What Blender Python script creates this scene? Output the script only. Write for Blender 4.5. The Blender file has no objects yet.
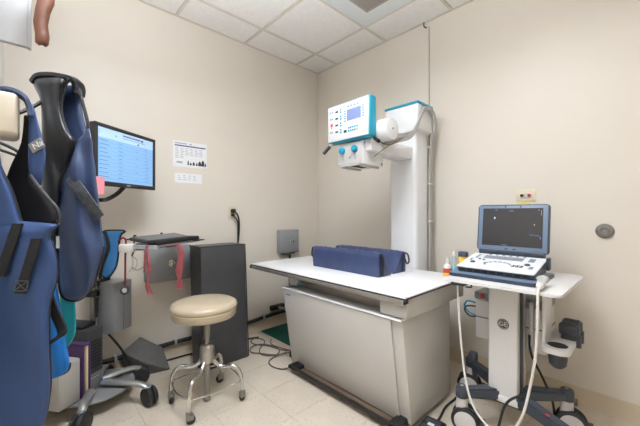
import bpy, bmesh, math, random
from mathutils import Vector, Matrix
random.seed(7)
S = bpy.context.scene
COL = S.collection
PI = math.pi

# ------------------------------------------------------------------ camera, world, lights, exposure
cam_d = bpy.data.cameras.new('camera'); cam = bpy.data.objects.new('camera', cam_d); COL.objects.link(cam)
cam.location = (2.604, -2.406, 1.135); cam.rotation_euler = (PI/2, 0, 0.818)
cam_d.sensor_width = 36; cam_d.lens = 17.68; cam_d.clip_start = 0.02
S.camera = cam
W = bpy.data.worlds.new('world'); S.world = W; W.use_nodes = True
W.node_tree.nodes['Background'].inputs[0].default_value = (1, .97, .92, 1)
W.node_tree.nodes['Background'].inputs[1].default_value = 0.05
S.view_settings.view_transform = 'Standard'; S.view_settings.look = 'None'
S.view_settings.gamma = 1; S.view_settings.use_curve_mapping = False
S.view_settings.exposure = 0.0
LAMP = 40.0         # radiance of the ceiling troffer diffusers
# added fill light above the frame, aimed at the ceiling like bounced flash
fl_d = bpy.data.lights.new('bounce_fill', 'AREA'); fl_d.shape = 'DISK'; fl_d.size = .35; fl_d.energy = 76; fl_d.spread = math.radians(146); fl_d.color = (.92, .98, 1.1)
fl_o = bpy.data.objects.new('bounce_fill', fl_d); COL.objects.link(fl_o); fl_o.location = (1.95, -2.36, 1.62); fl_o.rotation_euler = (PI, 0, 0)

# ------------------------------------------------------------------ materials
M = {}
def mat(name, col, rough=.5, metal=0, var=0, scale=8, bump=0, bscale=60, spec=.5, emit=0, trans=0, alpha=1, coat=0, speck=None):
    m = bpy.data.materials.new(name); m.use_nodes = True; nt = m.node_tree; N = nt.nodes; L = nt.links
    b = N['Principled BSDF']; c = (*col, 1)
    b.inputs['Base Color'].default_value = c; b.inputs['Roughness'].default_value = rough
    b.inputs['Metallic'].default_value = metal; b.inputs['Specular IOR Level'].default_value = spec
    if coat: b.inputs['Coat Weight'].default_value = coat; b.inputs['Coat Roughness'].default_value = .15
    if trans: b.inputs['Transmission Weight'].default_value = trans; b.inputs['IOR'].default_value = 1.3
    if emit:
        b.inputs['Emission Color'].default_value = c; b.inputs['Emission Strength'].default_value = emit
    tc = N.new('ShaderNodeTexCoord')
    if var or speck:
        n = N.new('ShaderNodeTexNoise'); n.inputs['Scale'].default_value = scale; n.inputs['Detail'].default_value = 5
        L.new(tc.outputs['Object'], n.inputs['Vector'])
        r = N.new('ShaderNodeValToRGB'); r.color_ramp.elements[0].position = .3; r.color_ramp.elements[1].position = .7
        r.color_ramp.elements[0].color = (*[max(0, x*(1-var)) for x in col], 1)
        r.color_ramp.elements[1].color = (*[min(1, x*(1+var)) for x in col], 1)
        L.new(n.outputs['Fac'], r.inputs['Fac']); out = r.outputs['Color']
        if speck:
            sc, pos, scol = speck
            n2 = N.new('ShaderNodeTexNoise'); n2.inputs['Scale'].default_value = sc; n2.inputs['Detail'].default_value = 2
            L.new(tc.outputs['Object'], n2.inputs['Vector'])
            r2 = N.new('ShaderNodeValToRGB'); r2.color_ramp.elements[0].position = pos; r2.color_ramp.elements[1].position = pos+.07
            L.new(n2.outputs['Fac'], r2.inputs['Fac'])
            mx = N.new('ShaderNodeMix'); mx.data_type = 'RGBA'
            L.new(r2.outputs['Color'], mx.inputs['Factor']); L.new(out, mx.inputs['A']); mx.inputs['B'].default_value = (*scol, 1)
            out = mx.outputs['Result']
        L.new(out, b.inputs['Base Color'])
    if bump:
        n3 = N.new('ShaderNodeTexNoise'); n3.inputs['Scale'].default_value = bscale; n3.inputs['Detail'].default_value = 4
        L.new(tc.outputs['Object'], n3.inputs['Vector'])
        bp = N.new('ShaderNodeBump'); bp.inputs['Strength'].default_value = bump; bp.inputs['Distance'].default_value = .01
        L.new(n3.outputs['Fac'], bp.inputs['Height']); L.new(bp.outputs['Normal'], b.inputs['Normal'])
    M[name] = m; return m
def srgb(r, g, b):
    f = lambda c: (c/255/12.92 if c/255 <= .04045 else ((c/255+.055)/1.055)**2.4)
    return (f(r), f(g), f(b))
mat('wall', srgb(226, 217, 203), .42, var=.015, scale=2, bump=.04, bscale=90, spec=.4)
mat('wall_white', srgb(236, 234, 230), .5)
mat('ceil_tile', srgb(240, 236, 230), .9, var=.03, scale=20, bump=.08, bscale=70, speck=(95, .62, srgb(212, 206, 198)))
mat('grid', srgb(216, 207, 193), .6)
mat('floor_tile', srgb(212, 200, 182), .32, var=.05, scale=7, speck=(60, .6, srgb(198, 182, 160)))
mat('joint', srgb(176, 158, 132), .7)
mat('baseboard', srgb(206, 190, 164), .5, var=.03)
mat('vent_grey', srgb(222, 224, 222), .5)
mat('vent_dark', srgb(150, 142, 132), .6)
mat('white_paint', srgb(232, 232, 232), .35, var=.01)
mat('table_white', srgb(242, 242, 242), .35)
mat('cab_grey', srgb(198, 194, 188), .42, var=.02, scale=4)
mat('lab_grey', srgb(186, 184, 180), .4)
mat('alu', srgb(176, 170, 162), .35, metal=.7, var=.04, scale=30)
mat('steel', srgb(190, 188, 184), .28, metal=1)
mat('chrome', srgb(215, 214, 212), .14, metal=1)
mat('black', srgb(28, 28, 30), .45, var=.1)
mat('black_soft', srgb(22, 22, 23), .75, var=.15, scale=20)
mat('black_shiny', srgb(30, 31, 34), .3, var=.2, scale=10, bump=.3, bscale=14)
mat('pad_black', srgb(66, 66, 68), .4, var=.12, scale=6, bump=.25, bscale=9)
mat('brown_channel', srgb(112, 92, 74), .6, var=.1)
mat('teal', srgb(22, 152, 178), .35)
mat('teal_knob', srgb(20, 148, 180), .35)
mat('navy_vinyl', srgb(58, 70, 106), .3, var=.12, scale=9, bump=.35, bscale=16)
mat('seat_vinyl', srgb(190, 174, 148), .3, var=.03, bump=.05, bscale=30)
mat('rod_grey', srgb(150, 146, 140), .35, metal=.8)
mat('rubber', srgb(38, 38, 40), .6)
mat('screen_lav', srgb(128, 146, 190), .2, emit=.08)
mat('led_green', srgb(40, 70, 52), .3)
mat('btn_teal', srgb(70, 165, 190), .5)
mat('btn_grey', srgb(120, 150, 170), .5)
mat('btn_yellow', srgb(210, 200, 90), .5)
mat('pink', srgb(235, 90, 120), .5)
mat('orange', srgb(235, 150, 90), .5)
mat('cable_grey', srgb(176, 174, 170), .5)
mat('cable_olive', srgb(128, 122, 100), .5)
mat('cable_black', srgb(30, 29, 28), .5)
mat('cable_floor', srgb(92, 84, 76), .5)
mat('mat_green', srgb(8, 82, 70), .85, var=.1, scale=40, bump=.3, bscale=200)
mat('box_grey', srgb(146, 148, 150), .4, metal=.0, var=.03)
mat('box_dark', srgb(104, 106, 110), .45)
mat('plate', srgb(222, 208, 176), .45)
mat('paper', srgb(238, 238, 238), .7)
mat('ink_grey', srgb(170, 174, 182), .8)
mat('ink_blue', srgb(70, 82, 130), .8)
mat('ink_black', srgb(48, 50, 56), .8)
mat('yellow_note', srgb(232, 216, 150), .7)
mat('bumper', srgb(128, 122, 116), .5, var=.1)
mat('red_jack', srgb(190, 60, 55), .5)
mat('wedge', srgb(98, 96, 93), .8, var=.08, scale=30)
mat('blue_fab', srgb(48, 73, 118), .55, var=.1, scale=5, bump=.2, bscale=7)
mat('navy_fab', srgb(58, 73, 106), .36, var=.15, scale=8, bump=.4, bscale=12)
mat('navy_dark', srgb(32, 42, 70), .5, var=.15, scale=9, bump=.2, bscale=12)
mat('bright_blue', srgb(20, 122, 205), .55, var=.1, scale=6, bump=.2, bscale=9)
mat('teal_fab', srgb(10, 150, 160), .6, var=.1)
mat('trim_black', srgb(36, 36, 38), .6)
mat('strap_grey', srgb(84, 86, 90), .7, var=.35, scale=60)
mat('patch_grey', srgb(138, 140, 138), .7, var=.1, scale=40)
mat('white_tag', srgb(235, 235, 232), .6)
mat('beige_block', srgb(208, 196, 176), .5, var=.06, scale=6)
mat('grey_plastic', srgb(176, 178, 180), .45)
mat('cabinet_white', srgb(180, 179, 177), .4)
mat('leather', srgb(108, 66, 46), .5, var=.15, scale=14, bump=.3, bscale=30)
mat('leather_dark', srgb(58, 30, 22), .7)
mat('mon_black', srgb(44, 42, 42), .4)
mat('mon_screen', srgb(128, 172, 216), .3, emit=.42)
mat('mon_head', srgb(168, 196, 222), .3, emit=.45)
mat('mon_text', srgb(96, 132, 176), .4, emit=.25)
mat('mon_dark', srgb(50, 70, 120), .4, emit=.15)
mat('silver', srgb(178, 178, 178), .35, metal=.75)
mat('disc_grey', srgb(138, 138, 138), .5, metal=.3, var=.05)
mat('pc_dark', srgb(58, 58, 60), .45)
mat('pc_light', srgb(112, 112, 110), .45)
mat('putty', srgb(176, 172, 164), .5)
mat('purple', srgb(78, 52, 98), .5)
mat('cream_page', srgb(226, 208, 164), .8)
mat('pink_note', srgb(240, 150, 160), .7)
mat('red_strap', srgb(156, 80, 84), .7, var=.25, scale=30)
mat('burgundy', srgb(120, 40, 44), .4)
mat('off_white', srgb(222, 218, 210), .5)
mat('cart_white', srgb(222, 220, 218), .38)
mat('cart_slate', srgb(66, 71, 80), .4)
mat('cart_dark', srgb(62, 66, 74), .45)
mat('lap_blue', srgb(112, 130, 152), .4)
mat('lap_dark', srgb(52, 60, 74), .4)
mat('lap_white', srgb(232, 232, 232), .4)
mat('lap_key', srgb(140, 148, 158), .5)
mat('lap_keydark', srgb(60, 66, 78), .5)
mat('lap_screen', srgb(58, 56, 56), .28, var=.05)
mat('glow_white', srgb(215, 225, 240), .4, emit=.6)
mat('glow_yellow', srgb(220, 200, 90), .4, emit=.5)
mat('wheel_disc', srgb(206, 202, 200), .45)
mat('hole', srgb(16, 18, 24), .6)
mat('ge_dark', srgb(62, 64, 66), .4)
mat('clear_plastic', srgb(225, 235, 240), .2, trans=.55)
mat('blue_gel', srgb(70, 190, 220), .3)
mat('red_label', srgb(205, 70, 60), .5)
mat('yellow', srgb(235, 190, 60), .5)
mat('grey_blue', srgb(70, 80, 96), .5)
mat('lamp_diffuser', (.84, .91, 1.0), .6, emit=LAMP)
mat('mon_head_plate', srgb(196, 200, 206), .5)
mat('collar_blue', srgb(46, 106, 156), .6, var=.1)

# ------------------------------------------------------------------ mesh helpers
class MB:
    def __init__(s): s.bm = bmesh.new()
    def box(s, x0, x1, y0, y1, z0, z1, bev=0, seg=2, mtx=None):
        r = bmesh.ops.create_cube(s.bm, size=1); vs = r['verts']
        for v in vs: v.co = Vector(((x0+x1)/2+v.co.x*(x1-x0), (y0+y1)/2+v.co.y*(y1-y0), (z0+z1)/2+v.co.z*(z1-z0)))
        if bev:
            es = list({e for v in vs for e in v.link_edges})
            q = bmesh.ops.bevel(s.bm, geom=es, offset=bev, segments=seg, affect='EDGES', profile=.5)
            vs = list({v for f in q['faces'] for v in f.verts} | {v for v in vs if v.is_valid})
        if mtx is not None:
            for v in vs: v.co = mtx @ v.co
        return s
    def poly(s, verts, faces):
        vs = [s.bm.verts.new(v) for v in verts]
        for f in faces:
            try: s.bm.faces.new([vs[i] for i in f])
            except ValueError: pass
        return s
    def prism(s, pts, vec, bev=0, seg=2):
        """closed polygon pts (3D) swept by vec"""
        vec = Vector(vec); n = len(pts)
        a = [s.bm.verts.new(p) for p in pts]; b = [s.bm.verts.new(Vector(p)+vec) for p in pts]
        s.bm.faces.new(a); s.bm.faces.new(b[::-1])
        for i in range(n): s.bm.faces.new([a[i], b[i], b[(i+1) % n], a[(i+1) % n]])
        if bev:
            es = list({e for v in a+b for e in v.link_edges})
            bmesh.ops.bevel(s.bm, geom=es, offset=bev, segments=seg, affect='EDGES', profile=.5)
        return s
    def tube(s, pts, r, seg=8, sm=6, closed=False, flat=None):
        pts = [Vector(p) for p in pts]
        if sm and len(pts) > 2: pts = spline(pts, sm, closed)
        n = len(pts); rings = []; rr = r if callable(r) else (lambda t: r)
        prev = None
        for i, p in enumerate(pts):
            if closed: t = pts[(i+1) % n]-pts[i-1]
            else: t = pts[min(i+1, n-1)]-pts[max(i-1, 0)]
            t.normalize()
            if prev is None:
                a = Vector((0, 0, 1)) if abs(t.z) < .9 else Vector((1, 0, 0))
                u = t.cross(a).normalized()
            else: u = (prev-t*prev.dot(t)).normalized()
            prev = u; w = t.cross(u); q = rr(i/max(1, n-1)); fl = flat or 1
            rings.append([s.bm.verts.new(p+u*math.cos(k*2*PI/seg)*q+w*math.sin(k*2*PI/seg)*q*fl) for k in range(seg)])
        m = n if closed else n-1
        for i in range(m):
            A, B = rings[i], rings[(i+1) % n]
            for k in range(seg): s.bm.faces.new([A[k], A[(k+1) % seg], B[(k+1) % seg], B[k]])
        if not closed: s.bm.faces.new(rings[0][::-1]); s.bm.faces.new(rings[-1])
        return s
    def lathe(s, prof, c=(0, 0, 0), axis=(0, 0, 1), seg=24, sx=1, sy=1, loop=False):
        """prof: (radius, height) along axis from c"""
        ax = Vector(axis).normalized(); q = Vector((0, 0, 1)).rotation_difference(ax); c = Vector(c); rings = []
        for r, h in prof:
            if r <= 1e-6: rings.append([s.bm.verts.new(c+q @ Vector((0, 0, h)))])
            else: rings.append([s.bm.verts.new(c+q @ Vector((r*sx*math.cos(k*2*PI/seg), r*sy*math.sin(k*2*PI/seg), h))) for k in range(seg)])
        for A, B in zip(rings, rings[1:]+(rings[:1] if loop else [])):
            if len(A) == 1 and len(B) == 1: continue
            for k in range(seg):
                a, a2, b, b2 = A[k % len(A)], A[(k+1) % len(A)], B[k % len(B)], B[(k+1) % len(B)]
                if len(A) == 1: s.bm.faces.new([a, b2, b])
                elif len(B) == 1: s.bm.faces.new([a, a2, b])
                else: s.bm.faces.new([a, a2, b2, b])
        if len(rings[0]) > 1 and not loop: s.bm.faces.new(rings[0][::-1])
        if len(rings[-1]) > 1 and not loop: s.bm.faces.new(rings[-1])
        return s
    def cyl(s, c, r, h, axis=(0, 0, 1), seg=20, bev=0):
        b = bev or min(r, h)*.08
        return s.lathe([(r-b, 0), (r, b), (r, h-b), (r-b, h)], c, axis, seg)
    def xf(s, mtx):
        bmesh.ops.transform(s.bm, matrix=mtx, verts=s.bm.verts); return s
    def build(s, name, m, parent=None, smooth=40, local=False):
        bmesh.ops.recalc_face_normals(s.bm, faces=s.bm.faces)
        if parent is not None and not local:
            bmesh.ops.transform(s.bm, matrix=wm(parent).inverted(), verts=s.bm.verts)
        me = bpy.data.meshes.new(name); s.bm.to_mesh(me); s.bm.free()
        me.materials.append(M[m])
        if smooth:
            me.polygons.foreach_set('use_smooth', [True]*len(me.polygons)); me.set_sharp_from_angle(angle=math.radians(smooth))
        o = bpy.data.objects.new(name, me); COL.objects.link(o)
        if parent is not None: o.parent = parent
        return o
def wm(o):
    m = Matrix.Translation(o.location) @ o.rotation_euler.to_matrix().to_4x4()
    return wm(o.parent) @ m if o.parent else m
def spline(pts, sm, closed=False):
    out = []; n = len(pts)
    for i in range(n if closed else n-1):
        if closed: p0, p1, p2, p3 = pts[i-1], pts[i], pts[(i+1) % n], pts[(i+2) % n]
        else: p0, p1, p2, p3 = pts[max(i-1, 0)], pts[i], pts[i+1], pts[min(i+2, n-1)]
        for k in range(sm):
            t = k/sm
            out.append(.5*((2*p1)+(p2-p0)*t+(2*p0-5*p1+4*p2-p3)*t*t+(3*p1-p0-3*p2+p3)*t**3))
    if not closed: out.append(pts[-1])
    return out
def tag(o, label=None, cat=None, group=None, kind=None):
    if label: o['label'] = label
    if cat: o['category'] = cat
    if group: o['group'] = group
    if kind: o['kind'] = kind
    return o
def thing(name, label, cat, loc=(0, 0, 0), rz=0, group=None):
    o = bpy.data.objects.new(name, None); COL.objects.link(o); o.empty_display_size = .05
    o.location = loc; o.rotation_euler = (0, 0, rz); return tag(o, label, cat, group)
def struct(o): o['kind'] = 'structure'; return o
def copy_tree(o, parent=None):
    c = o.copy(); COL.objects.link(c); c.parent = parent
    for ch in list(o.children): copy_tree(ch, c)
    return c
def text_bm(body, size):
    cu = bpy.data.curves.new('t', 'FONT'); cu.body = body; cu.size = size; cu.align_x = 'CENTER'; cu.align_y = 'CENTER'; cu.extrude = size*.02
    ob = bpy.data.objects.new('t', cu); COL.objects.link(ob)
    dg = bpy.context.evaluated_depsgraph_get(); me = bpy.data.meshes.new_from_object(ob.evaluated_get(dg))
    b = MB(); b.bm.from_mesh(me)
    bpy.data.objects.remove(ob); bpy.data.curves.remove(cu); bpy.data.meshes.remove(me)
    return b
def frame(o, u, v):
    """matrix whose x = u, y = v, z = u x v, at o"""
    u = Vector(u).normalized(); v = Vector(v).normalized(); w = u.cross(v)
    m = Matrix((u, v, w)).transposed().to_4x4(); m.translation = Vector(o); return m

# ------------------------------------------------------------------ room shell
XR, YR, H = 4.3, -3.7, 2.70
fl = struct(MB().box(-.1, XR+.1, YR-.1, .1, -.1, -.004).build('floor', 'joint', smooth=0))
T = .3048
tm = MB().box(-T/2+.0009, T/2-.0009, -T/2+.0009, T/2-.0009, -.004, 0).build('tile', 'floor_tile', fl, smooth=0, local=True)
first = True
ys = [0.0, -.107]
while ys[-1]-T > YR: ys.append(ys[-1]-T)
ys.append(YR)
meshes = {}
for i in range(15):
    x0, x1 = i*T, min((i+1)*T, XR)
    for j in range(len(ys)-1):
        y1, y0 = ys[j], ys[j+1]; k = (round(x1-x0, 3), round(y1-y0, 3))
        if k not in meshes:
            o = MB().box(-k[0]/2+.0009, k[0]/2-.0009, -k[1]/2+.0009, k[1]/2-.0009, -.004, 0).build('tile', 'floor_tile', fl, smooth=0, local=True)
            meshes[k] = o
        else:
            o = meshes[k].copy(); COL.objects.link(o)
        o.location = ((x0+x1)/2, (y0+y1)/2, 0)
bpy.data.objects.remove(tm)

struct(MB().box(-.1, 0, YR-.1, .1, -.1, 2.95).build('wall_left', 'wall', smooth=0))
struct(MB().box(0, XR+.1, 0, .1, -.1, 2.95).build('wall_back', 'wall', smooth=0))
struct(MB().box(XR, XR+.1, YR-.1, 0, -.1, 2.95).build('wall_right', 'wall', smooth=0))
struct(MB().box(0, XR, YR-.1, YR, -.1, 2.95).build('wall_rear', 'wall', smooth=0))
struct(MB().box(0, 1.5, -2.62, -2.5, 0, 2.7).build('wall_front', 'wall_white', smooth=0))
struct(MB().box(0, .012, -.012, 0, .1, 2.69, .004).build('trim_1', 'wall'))
def baseboard(name, a, b, n):
    a = Vector(a); b = Vector(b); n = Vector(n)*1.0
    prof = [(0, .001), (.017, .001), (.013, .009), (.007, .016), (.006, .094), (.004, .1), (0, .1)]
    pts = [a+n*p+Vector((0, 0, z)) for p, z in prof]
    return struct(MB().prism(pts, b-a).build(name, 'baseboard', smooth=50))
baseboard('baseboard_back', (0, 0, 0), (XR, 0, 0), (0, -1, 0))
baseboard('baseboard_left', (0, -2.5, 0), (0, 0, 0), (1, 0, 0))

# ceiling: slab, T-bar grid, lay-in tiles
ce = struct(MB().box(-.1, XR+.1, YR-.1, .1, 2.86, 2.95).build('ceiling', 'grid', smooth=0))
gx = [0] + [.309+.61*k for k in range(7)]; gx = [g for g in gx if g < XR-.05] + [XR]
gy = [0] + [-(.314+.61*k) for k in range(6)]; gy = [g for g in gy if g > YR+.05] + [YR]
for g in gx[1:-1]: MB().box(g-.010, g+.010, YR, 0, 2.7, 2.74).build('grid_bar', 'grid', ce, smooth=0)
for g in gy[1:-1]: MB().box(0, XR, g-.010, g+.010, 2.7003, 2.74).build('grid_bar', 'grid', ce, smooth=0)
MB().box(0, .018, YR, 0, 2.698, 2.74).build('wall_angle', 'grid', ce, smooth=0)
MB().box(0, XR, -.018, 0, 2.698, 2.74).build('wall_angle', 'grid', ce, smooth=0)
VENT = (2, 1); LAMPS = {(3, 3): 0}
tmesh = {}
for i in range(len(gx)-1):
    for j in range(len(gy)-1):
        if (i, j) == VENT or (i, j) in LAMPS: continue
        w, h = gx[i+1]-gx[i]-.022, gy[j]-gy[j+1]-.022; k = (round(w, 3), round(h, 3))
        if k not in tmesh: o = tmesh[k] = MB().box(-w/2, w/2, -h/2, h/2, 0, .016, .004, 1).build('ceiling_tile', 'ceil_tile', ce, local=True)
        else: o = tmesh[k].copy(); COL.objects.link(o)
        o.location = ((gx[i]+gx[i+1])/2, (gy[j]+gy[j+1])/2, 2.7035)
# air diffuser: stepped square louvres
vx, vy = (gx[2]+gx[3])/2, (gy[1]+gy[2])/2
v = thing('ceiling_vent', 'square grey metal air diffuser set among the ceiling tiles', 'vent', (vx, vy, 2.7))
def ring(b, c, o, i, z0, z1, zo=None):
    x, y = c; zo = z0 if zo is None else zo
    O = [(x-o, y-o), (x+o, y-o), (x+o, y+o), (x-o, y+o)]; I = [(x-i, y-i), (x+i, y-i), (x+i, y+i), (x-i, y+i)]
    vs = [(*p, zo) for p in O]+[(*p, z0) for p in I]+[(*p, z1) for p in O]+[(*p, z1) for p in I]
    f = []
    for k in range(4):
        n = (k+1) % 4
        f += [(k, n, 4+n, 4+k), (8+k, 8+n, 12+n, 12+k), (k, n, 8+n, 8+k), (4+k, 4+n, 12+n, 12+k)]
    b.poly(vs, f)
b = MB(); ring(b, (vx, vy), .294, .155, 2.706, 2.72, 2.702); b.build('face_plate', 'vent_grey', v)
for k, (o, i) in enumerate(((.165, .125), (.12, .085), (.08, .045))):
    b = MB(); ring(b, (vx, vy), o, i, 2.716+.003*k, 2.722+.003*k, 2.703+.003*k); b.build('louvre', 'vent_dark', v)
MB().box(vx-.04, vx+.04, vy-.04, vy+.04, 2.708, 2.712).build('centre_plate', 'vent_dark', v)
MB().box(vx-.29, vx+.29, vy-.29, vy+.29, 2.73, 2.735).build('duct_backing', 'hole', v)
# fluorescent troffers (the room's lamps)
def troffer(x0, x1, y0, y1, label):
    t = thing('ceiling_light', label, 'light', ((x0+x1)/2, (y0+y1)/2, 2.7), 0)
    b = MB()
    for a in ((x0+.013, x1-.013, y0+.013, y0+.04), (x0+.013, x1-.013, y1-.04, y1-.013), (x0+.013, x0+.04, y0+.04, y1-.04), (x1-.04, x1-.013, y0+.04, y1-.04)):
        b.box(*a, 2.702, 2.712)
    for a in ((x0+.03, x1-.03, y0+.03, y0+.04), (x0+.03, x1-.03, y1-.04, y1-.03), (x0+.03, x0+.04, y0+.04, y1-.04), (x1-.04, x1-.03, y0+.04, y1-.04)):
        b.box(*a, 2.712, 2.81)
    b.build('frame', 'white_paint', t)
    MB().box(x0+.04, x1-.04, y0+.04, y1-.04, 2.80, 2.81).build('diffuser', 'lamp_diffuser', t, smooth=0)
troffer(gx[3], gx[4], gy[4], gy[3], 'square white fluorescent ceiling light over the middle of the room')

# ------------------------------------------------------------------ x-ray table
t = thing('xray_table', 'low white examination table with grey tapered cabinet and flat top', 'table', (1.05, -.75, 0))
tt = MB().box(.34, 1.772, -1.06, -.315, .7135, .724, .002).build('tabletop', 'table_white', t)
MB().box(.337, 1.775, -1.063, -.312, .7085, .7160, .002).build('edge_band', 'black', tt)
MB().box(.365, 1.768, -1.07, -1.05, .686, .7085, .002).build('accessory_rail', 'alu', t)
MB().box(.338, .366, -1.07, -1.045, .686, .7085, .003).build('rail_end', 'black', t)
MB().box(1.60, 1.764, -1.03, -.36, .605, .7085, .004).build('end_support', 'cab_grey', t)
MB().box(1.766, 1.773, -1.07, -1.03, .688, .7085, .002).build('rail_end', 'cart_dark', t)
MB().lathe([(.035, 0), (.038, .004), (.038, .06), (.035, .064)], (.81, -.97, .616), sx=1.5, sy=1).build('end_pillar', 'lab_grey', t)
MB().box(.80, 1.60, -.95, -.935, .60, .66, .002).build('inner_rail', 'alu', t)
b = MB().box(.80, 1.6, -.60, -.58, .60, .70); b.build('inner_panel', 'lab_grey', t)
MB().box(1.18, 1.36, -.93, -.62, .605, .66, .003).build('carriage', 'lab_grey', t)
MB().box(1.36, 1.60, -.90, -.62, .605, .69, .003).build('carriage', 'black', t)
MB().tube([(.86, -.98, .63), (.93, -.96, .635), (1.0, -.97, .645)], .006).build('lever', 'steel', t)
MB().box(.86, .90, -1.0, -.97, .622, .632, .002).build('blue_clip', 'teal', t)
# cabinet with the front leaning in towards the floor
def yf(z): return -.952-(z-.03)/.57*.088
zb, zt = .03, .598
b = MB(); pts = [(.755, yf(zb)+.006, zb), (.755, yf(zt)+.006, zt), (.755, -.5, zt), (.755, -.5, zb)]
b.prism(pts, (.985, 0, 0), .006, 2); cab = b.build('cabinet', 'cab_grey', t)
b = MB(); pts = [(.757, yf(.035)-.008, .035), (.757, yf(.592)-.008, .592), (.757, yf(.592)+.004, .592), (.757, yf(.035)+.004, .035)]
b.prism(pts, (.92, 0, 0), .003, 2); fp = b.build('front_panel', 'cab_grey', t)
b = MB(); b.box(.75, 1.743, -1.052, -1.03, .592, .6, .002); b.box(.75, .765, -1.04, -.5, .592, .6, .002); b.box(1.73, 1.743, -1.04, -.5, .592, .6, .002)
b.build('top_lip', 'white_paint', t)
u = Vector((1, 0, 0)); vv = Vector((0, yf(.6)-yf(.03), .57)).normalized()
MB().box(-.03, .03, -.011, .011, 0, .001).xf(frame((.815, yf(.555)-.008, .555), u, vv)).build('maker_plate', 'mon_head_plate', fp, smooth=0)
b = MB()
for k, h in enumerate((.012, .008, .010, .008, .012, .008)): b.box(-.024+k*.0085, -.0185+k*.0085, -.006, -.006+h, .001, .0016)
b.xf(frame((.815, yf(.555)-.008, .555), u, vv)).build('maker_mark', 'ink_blue', fp, smooth=0)
MB().box(.80, 1.70, -.90, -.55, .0, .03).build('plinth', 'black_soft', t)
# black foot bar with brown channel
fb = MB().box(.84, 1.70, -1.045, -1.026, .036, .06, .007).build('foot_bar', 'black', t)
MB().box(.815, .90, -1.045, -.93, .034, .058, .008).build('bar_end', 'black', t)
MB().box(1.66, 1.72, -1.045, -.93, .02, .062, .008).build('bar_end', 'black', t)
MB().box(.86, 1.68, -1.02, -.935, .018, .03, .001).build('channel', 'brown_channel', t)
MB().box(.86, 1.68, -.948, -.94, .03, .05, .001).build('channel_back', 'cart_dark', t)

# wedge cushions on the table
def wedge_cushion(label, x0, x1, ya, yb, z0, h, front):
    """vertical face at ya (outside), slope down to yb"""
    t = thing('wedge_cushion', label, 'cushion', ((x0+x1)/2, (ya+yb)/2, z0), 0, 'navy wedge cushions on the table')
    s = 1 if yb > ya else -1; b = MB(); n = 40; rows = []
    prof = [(0, 0), (-.004, h*.25), (-.005, h*.5), (-.003, h*.8), (.004, h*.97), (.014, h), (.03, h*.985), (.05, h*.86), (abs(yb-ya)*.6, h*.52), (abs(yb-ya)*.85, h*.2), (abs(yb-ya), .006), (abs(yb-ya)-.004, 0)]
    for i in range(n+1):
        x = x0+(x1-x0)*i/n; e = min(i, n-i)/n; sh = 1-.06*max(0, 1-e*14); ring_ = []
        for k, (y, z) in enumerate(prof):
            w = .0035*math.sin(x*37+k*1.7)*math.sin(x*83+k*.9)+.002*math.sin(x*130+z*60)
            ring_.append(b.bm.verts.new((x, ya+s*(y*sh+(w if 0 < z else 0)), z0+z*(1-.03*max(0, 1-e*14))+(w*.6 if z > h*.9 else 0))))
        rows.append(ring_)
    for A, B in zip(rows, rows[1:]):
        for k in range(len(prof)): b.bm.faces.new([A[k], A[(k+1) % len(prof)], B[(k+1) % len(prof)], B[k]])
    b.bm.faces.new(rows[0][::-1]); b.bm.faces.new(rows[-1])
    body = b.build('body', 'navy_vinyl', t, smooth=60)
    for xe, sg in ((x0, -1), (x1, 1)):
        b = MB(); b.tube([(xe-sg*.002, ya+s*.02, z0+h*.93), (xe+sg*.003, ya+s*.03, z0+h*.8), (xe+sg*.004, ya+s*.045, z0+.012)] , .0035, 6)
        b.build('piping', 'navy_dark', body)
        b = MB()
        if front and sg > 0:   # strap lying down the end
            pts = [(xe+.004, ya+.03, z0+.145), (xe+.012, ya+.03, z0+.12), (xe+.010, ya+.034, z0+.06), (xe+.006, ya+.036, z0+.012)]
            b.tube(pts, .013, 8, flat=.35)
        else:
            pts = [(xe+sg*.0, ya+s*.02, z0+h*.92), (xe+sg*.03, ya+s*.02, z0+h*.86), (xe+sg*.042, ya+s*.022, z0+h*.55), (xe+sg*.028, ya+s*.024, z0+h*.42), (xe+sg*.014, ya+s*.024, z0+h*.6), (xe-sg*.001, ya+s*.022, z0+h*.78)]
            b.tube(pts, .006, 8)
        b.build('handle', 'black', t)
    return t
wedge_cushion('navy vinyl wedge cushion along the table front, flat face outward', .785, 1.405, -.772, -.628, .7245, .158, True)
wedge_cushion('navy vinyl wedge cushion farther back, nearer the white column', .78, 1.40, -.455, -.606, .7245, .145, False)

# ------------------------------------------------------------------ x-ray column with tube head and control panel
t = thing('xray_stand', 'white x-ray column with teal control panel head over the table', 'x-ray machine', (1.28, -.21, 0))
b = MB(); b.box(1.163, 1.397, -.306, -.112, 0, 1.76, .03, 4); b.build('post', 'white_paint', t)
b = MB()
hp = [(1.154, -.347, 1.815), (1.176, -.347, 1.773), (1.222, -.347, 1.744), (1.314, -.347, 1.731), (1.396, -.347, 1.733), (1.435, -.347, 1.742), (1.435, -.347, 1.933), (1.154, -.347, 1.933)]
b.prism(hp, (0, .22, 0), .012, 3); hd = b.build('head', 'white_paint', t)
MB().box(1.149, 1.440, -.352, -.122, 1.930, 1.948, .006).build('top_cap', 'teal', t)
b = MB().box(1.225, 1.37, -.80, -.29, 1.537, 1.625, .006); b.build('arm', 'white_paint', t)
MB().lathe([(.0, 0), (.062, 0), (.071, .008), (.071, .32), (.068, .328), (.06, .33), (0, .331)], (1.145, -.722, 1.667), (1, 0, 0), 36).build('tube_housing', 'white_paint', t)
MB().box(1.2, 1.38, -.80, -.62, 1.60, 1.64, .01).build('tube_yoke', 'white_paint', t)
MB().cyl((1.474, -.722, 1.667), .006, .006, (1, 0, 0), 10).build('screw', 'rod_grey', t)
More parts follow.
